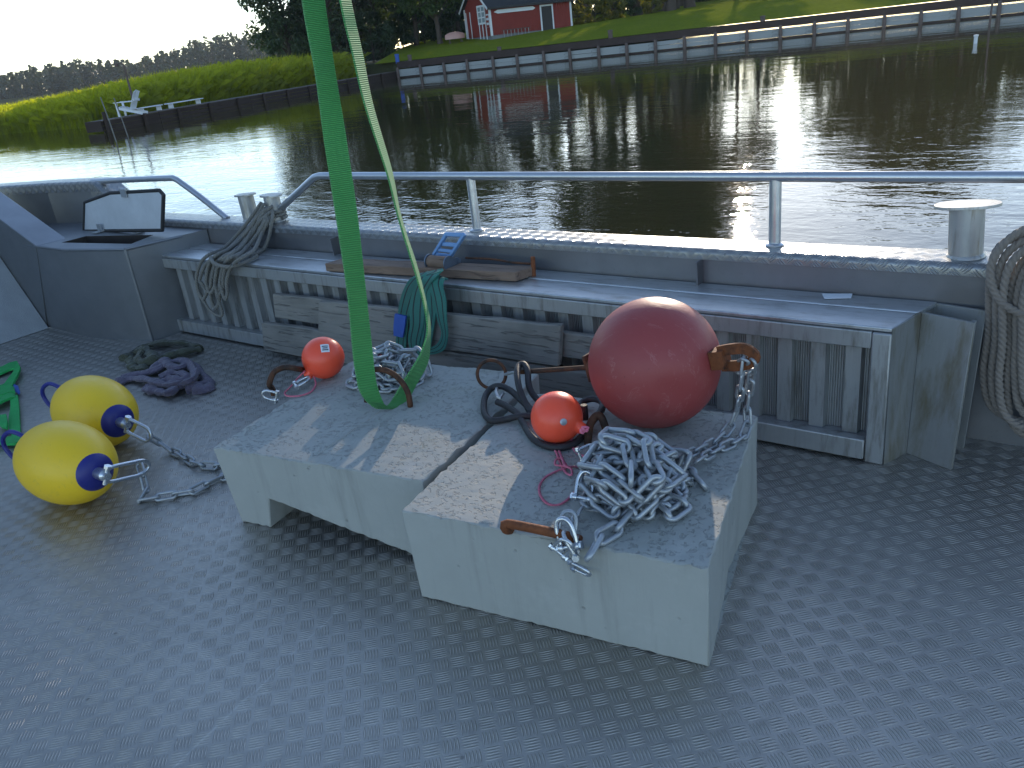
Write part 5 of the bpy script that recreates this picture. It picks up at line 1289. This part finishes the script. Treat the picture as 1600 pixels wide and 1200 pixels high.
# ================================================================== TREES
def tree_meshes(seed, h, cw, base, style, leafs, size):
    g = np.random.default_rng(seed); tr = MB(); cr_v = []; cr_f = []
    bend = g.normal(0,.05,(6,2)).cumsum(0); zs = np.linspace(0, h*.93, 6)
    path = np.stack([bend[:,0]*h*.12, bend[:,1]*h*.12, zs], 1); path[0,:2] = 0
    sp = spline(path, 24); r0 = h*.015
    tr.tube(sp, r0, 9, scale=[1.25-1.1*(i/23)**.85 if i else 1.6 for i in range(24)])
    ncl = int(leafs/85); cen = []
    for k in range(ncl):
        if style == 'pine':
            z = base+(h-base)*g.uniform(0,1)**.8; prof = cw*(.35+.65*math.sin(math.pi*min(1,(h-z)/(h-base)*.8+.12)))*.9
        elif style == 'spruce':
            z = base+(h-base)*g.uniform(0,1); prof = cw*(1-(z-base)/(h-base))**.85+.15
        else:
            z = base+(h-base)*g.uniform(0,1); t = (z-base)/(h-base); prof = cw*math.sqrt(max(.03,1-(2*t-.85)**2/1.35))
        a = g.uniform(0,2*math.pi); rr_ = prof*math.sqrt(g.uniform(.12,1))*g.uniform(.8,1.12)
        c = np.array([np.interp(z,sp[:,2],sp[:,0])+rr_*math.cos(a), np.interp(z,sp[:,2],sp[:,1])+rr_*math.sin(a), z]); cen.append((c, rr_))
        zt = max(base*.6, z-rr_*g.uniform(.3,.8)); t0 = np.array([np.interp(zt,sp[:,2],sp[:,0]), np.interp(zt,sp[:,2],sp[:,1]), zt])
        mid = (t0+c)/2+np.array([0,0,.12*rr_]); tr.tube(spline([t0,mid,c],7), r0*.28, 5, scale=[1.3-.17*i for i in range(7)])
    per = leafs//ncl
    for c, rr_ in cen:
        s = (.34 if style == 'spruce' else .42)*cw*g.uniform(.42,.82); s = min(s, 1.25)
        P_ = g.normal(0,1,(per,3)); P_ /= np.linalg.norm(P_,axis=1)[:,None]; P_ *= (g.uniform(.12,1,per)**.5)[:,None]*s; P_[:,2] *= .68
        for p in P_:
            p = c+p; n = g.normal(0,1,3); n[2] += .5; n /= np.linalg.norm(n); a = np.cross(n, g.normal(0,1,3)); a /= np.linalg.norm(a); b = np.cross(n, a)
            sz = size*g.uniform(.55,1.25); o = len(cr_v)
            cr_v += [p-a*sz, p-b*sz*.5+n*sz*.12, p+a*sz, p+b*sz*.5+n*sz*.12]; cr_f.append((o,o+1,o+2,o+3))
    cr = MB(); cr.add(cr_v, cr_f)
    return mesh_of(tr, 'trunk', None, 60), mesh_of(cr, 'crown', None, smooth=False)
VAR = {}
for nm, ar, mt in (('broad',(1,12,4.2,1.6,'broad',7600,.21),'leaf_dark'),('broad2',(2,12,3.8,2.6,'broad',6800,.21),'leaf'),('birch',(3,12,2.8,2.2,'broad',4600,.18),'leaf'),
                   ('pine',(4,14,3.0,6.5,'pine',3600,.20),'leaf_pine'),('spruce',(5,14,2.9,1.0,'spruce',6400,.21),'leaf_dark'),('tall',(14,24,4.6,6.0,'broad',13000,.27),'leaf_dark'),('tall_pine',(15,24,4.0,10.5,'pine',8500,.27),'leaf_pine'),('bush',(6,3.0,1.7,.15,'broad',2200,.13),'leaf_dark'),('bush_sunlit',(7,3.0,1.7,.15,'broad',2200,.13),'leaf_sunlit')):
    a, b = tree_meshes(*ar); a.materials.append(M['bark']); b.materials.append(M[mt]); VAR[nm] = (a, b, ar[1])
def place(name, label, px, rng, h, kind, group, rot, zoff=0):
    q = PRz(px, rng); q[2] = (lawn_z(q) if px > 615 else WTOP+.05)-.08+zoff
    a, b, h0 = VAR[kind]; e = thing(name, label, 'tree' if 'bush' not in kind else 'bush', q, group); k = h/h0
    S = Matrix.Translation(q) @ Matrix.Rotation(rot, 4, 'Z') @ Matrix.Scale(k, 4)
    inst('trunk', a, S, e); inst('crown', b, S, e)
KN = {'broad':'dense dark broadleaf tree','broad2':'tall green broadleaf tree','birch':'slender light green birch','pine':'tall pine with bare lower trunk','spruce':'dark spruce with low branches','tall':'very tall tree with a high dense crown','tall_pine':'very tall pine with a long bare trunk'}
TREES = [ # px, range, height, kind, place
 (456,79,11.5,'broad','leftmost at the edge of the open sky, above the reeds'),(492,83,13,'spruce','second from the left edge of the wood, behind the reeds'),(528,77,12,'broad','behind the green sling, above the reeds'),
 (566,80,13.5,'spruce','between the reeds and the lawn path'),(600,84,13,'broad','at the dark back of the wood left of the boathouse'),(636,88,14,'pine','at the back, left of the lawn path'),
 (655,80,12.5,'broad2','standing where the lawn meets the wood'),(692,76,12.5,'broad2','with a thick trunk beside the upturned dinghy'),(722,86,13.5,'pine','just behind the left corner of the boathouse'),
 (760,92,13,'broad','behind the left half of the boathouse roof'),(808,90,13.5,'spruce','behind the middle of the boathouse roof'),(850,94,13,'broad2','behind the right half of the boathouse roof'),
 (880,90,20,'tall_pine','just behind the right corner of the boathouse'),(925,84,20,'tall','first right of the boathouse'),(968,92,23,'tall_pine','second right of the boathouse'),
 (1000,84,22,'tall','third right of the boathouse'),(1038,90,24,'tall_pine','fourth right of the boathouse'),(1050,84,24,'tall','fifth right of the boathouse'),(1080,88,25,'tall','nearest left of the low sun'),(1056,92,25,'tall','second left of the low sun'),(1070,104,29,'tall','behind the pair left of the low sun'),(1020,96,25,'tall','behind the fourth and fifth'),
 (1150,96,15.5,'tall_pine','right below the low sun'),(1186,104,14.5,'tall_pine','just right of the low sun'),(1278,112,10.5,'birch','first right of the bright gap, far back'),(1308,108,11.5,'broad2','second right of the bright gap, far back'),(1345,92,12,'broad','leading the row right of the bright gap'),(1372,88,13,'spruce','in the row right of the bright gap'),
 (1412,86,13,'broad','second broadleaf in the front row right of the gap'),(1455,84,12.5,'broad2','near the middle of the right front row'),(1500,84,12,'broad','near the right end of the right front row'),(1545,88,10.5,'broad','last big one in the right front row'),(1610,86,8,'birch','above the right end of the seawall')]
for k, (px, rng, h, kd, lb) in enumerate(TREES): place('tree', KN[kd]+' '+lb, px, rng, h, kd, 'trees behind the lawn', k*2.39)
BUSH = [(440,72,2.6,'bush','at the left foot of the wood behind the reeds'),(508,76,3.2,'bush','under the second tree of the wood'),(548,73,3.0,'bush','behind the narrow leg of the green sling'),(585,76,3.4,'bush','at the dark edge of the wood'),(612,78,3.2,'bush','left of the lawn path'),
 (634,80,3.4,'bush','at the start of the lawn path'),(668,82,3.2,'bush','behind the lawn path'),(684,86,3.6,'bush','left of the upturned dinghy, behind the trunk'),(716,82,3.4,'bush','behind the upturned dinghy'),
 (912,78,2.2,'bush_sunlit','lit gold beside the right corner of the boathouse'),(934,80,2.6,'bush_sunlit','lit gold, second right of the boathouse'),(962,82,2.8,'bush_sunlit','lit gold, third right of the boathouse'),(990,83,2.6,'bush','fourth right of the boathouse'),(1022,84,2.4,'bush_sunlit','fifth right of the boathouse')]
for k, (px, rng, h, kd, lb) in enumerate(BUSH): place('bush', ('dark green bush ' if kd == 'bush' else 'yellow-green bush ')+lb, px, rng, h, kd, 'bushes at the edge of the lawn', k*1.7)

def back_wood():
    g = np.random.default_rng(19); vs = []; fs = []
    for k in range(300):
        px = g.uniform(440, 1720); r = g.uniform(112,132); p = PRz(px, r); h = g.uniform(6.5,9.5)
        if px > 1190: h *= .82
        if 1205 < px < 1262: h *= .35
        if px < 500: h *= .8
        z0 = lawn_z(p)-.3 if px > 615 else WTOP
        for i in range(120):
            t = g.uniform(0,1); w = 2.4*math.sqrt(max(.08,1-(1.75*t-.7)**2)); a = g.uniform(0,6.283); rr_ = w*math.sqrt(g.random())
            c = V3(p[0]+rr_*math.cos(a), p[1]+rr_*math.sin(a), z0+t*h); n = g.normal(0,1,3); n /= np.linalg.norm(n); u = np.cross(n,g.normal(0,1,3)); u /= np.linalg.norm(u); v = np.cross(n,u); s = g.uniform(.25,.55); o = len(vs)
            vs += [c-u*s, c-v*s*.7, c+u*s, c+v*s*.7]; fs.append((o,o+1,o+2,o+3))
    m = MB(); m.add(vs, fs); return m
bw_ = obj('back_wood', back_wood(), M['leaf_dark'], smooth=False); bw_['kind'] = 'stuff'; bw_['label'] = 'dark dense wood closing the view behind the boathouse and lawn'; bw_['category'] = 'woodland'

# ================================================================== FAR SHORE
def far_wood():
    g = np.random.default_rng(9); vs = []; fs = []
    for k in range(300):
        px = g.uniform(-260, 470); r = g.uniform(338,395); p = PRz(px, r); h = g.uniform(5.5,9.0)+1.0*math.sin(px*.021)+max(0,px)*.0095; pine = g.random() < .22; kw = g.uniform(.6,1.2); h = h*g.uniform(.85,1.15)
        for i in range(170):
            t = g.uniform(.0,1); w = kw*(2.4*math.sqrt(max(.05,1-(1.7*t-.75)**2)) if not pine else 2.0*(1.12-t)); a = g.uniform(0,6.283); rr_ = w*math.sqrt(g.random())
            c = V3(p[0]+rr_*math.cos(a), p[1]+rr_*math.sin(a), WZ+.3+t*h); n = g.normal(0,1,3); n /= np.linalg.norm(n); u = np.cross(n,g.normal(0,1,3)); u /= np.linalg.norm(u); v = np.cross(n,u); s = g.uniform(.4,.85); o = len(vs)
            vs += [c-u*s, c-v*s*.7, c+u*s, c+v*s*.7]; fs.append((o,o+1,o+2,o+3))
    m = MB(); m.add(vs, fs); return m
fo_ = obj('far_wood', far_wood(), M['far'], smooth=False); fo_['kind'] = 'stuff'; fo_['label'] = 'dark wooded shore far across the bay under the bright sky'; fo_['category'] = 'woodland'
fl_ = MB(); fl_.prism([tuple(PRz(px, 335+6*math.sin(px*.03))[:2]) for px in range(-300,480,30)] + [tuple(PRz(px,520)[:2]) for px in range(470,-310,-60)], WZ-.5, WZ+.9)
fo2 = obj('far_shore', fl_, M['floor'], fixn=True); fo2['kind'] = 'structure'

# ================================================================== AIR
hm = MB(); hm.box((-1600,-1600,WZ-2.2),(1600,1600,42)); hz_ = obj('haze', hm, bpy.data.materials.new('haze_air'), smooth=False); hz_['kind'] = 'stuff'; hz_['label'] = 'thin bright summer evening haze over the bay'; hz_['category'] = 'haze'
hmat = hz_.data.materials[0]; hmat.use_nodes = True; hn = hmat.node_tree.nodes; hn.clear()
pv = hn.new('ShaderNodeVolumePrincipled'); pv.inputs['Color'].default_value = (.80,.90,1,1); pv.inputs['Density'].default_value = .00022; pv.inputs['Anisotropy'].default_value = .35
ho = hn.new('ShaderNodeOutputMaterial'); hmat.node_tree.links.new(pv.outputs[0], ho.inputs['Volume'])
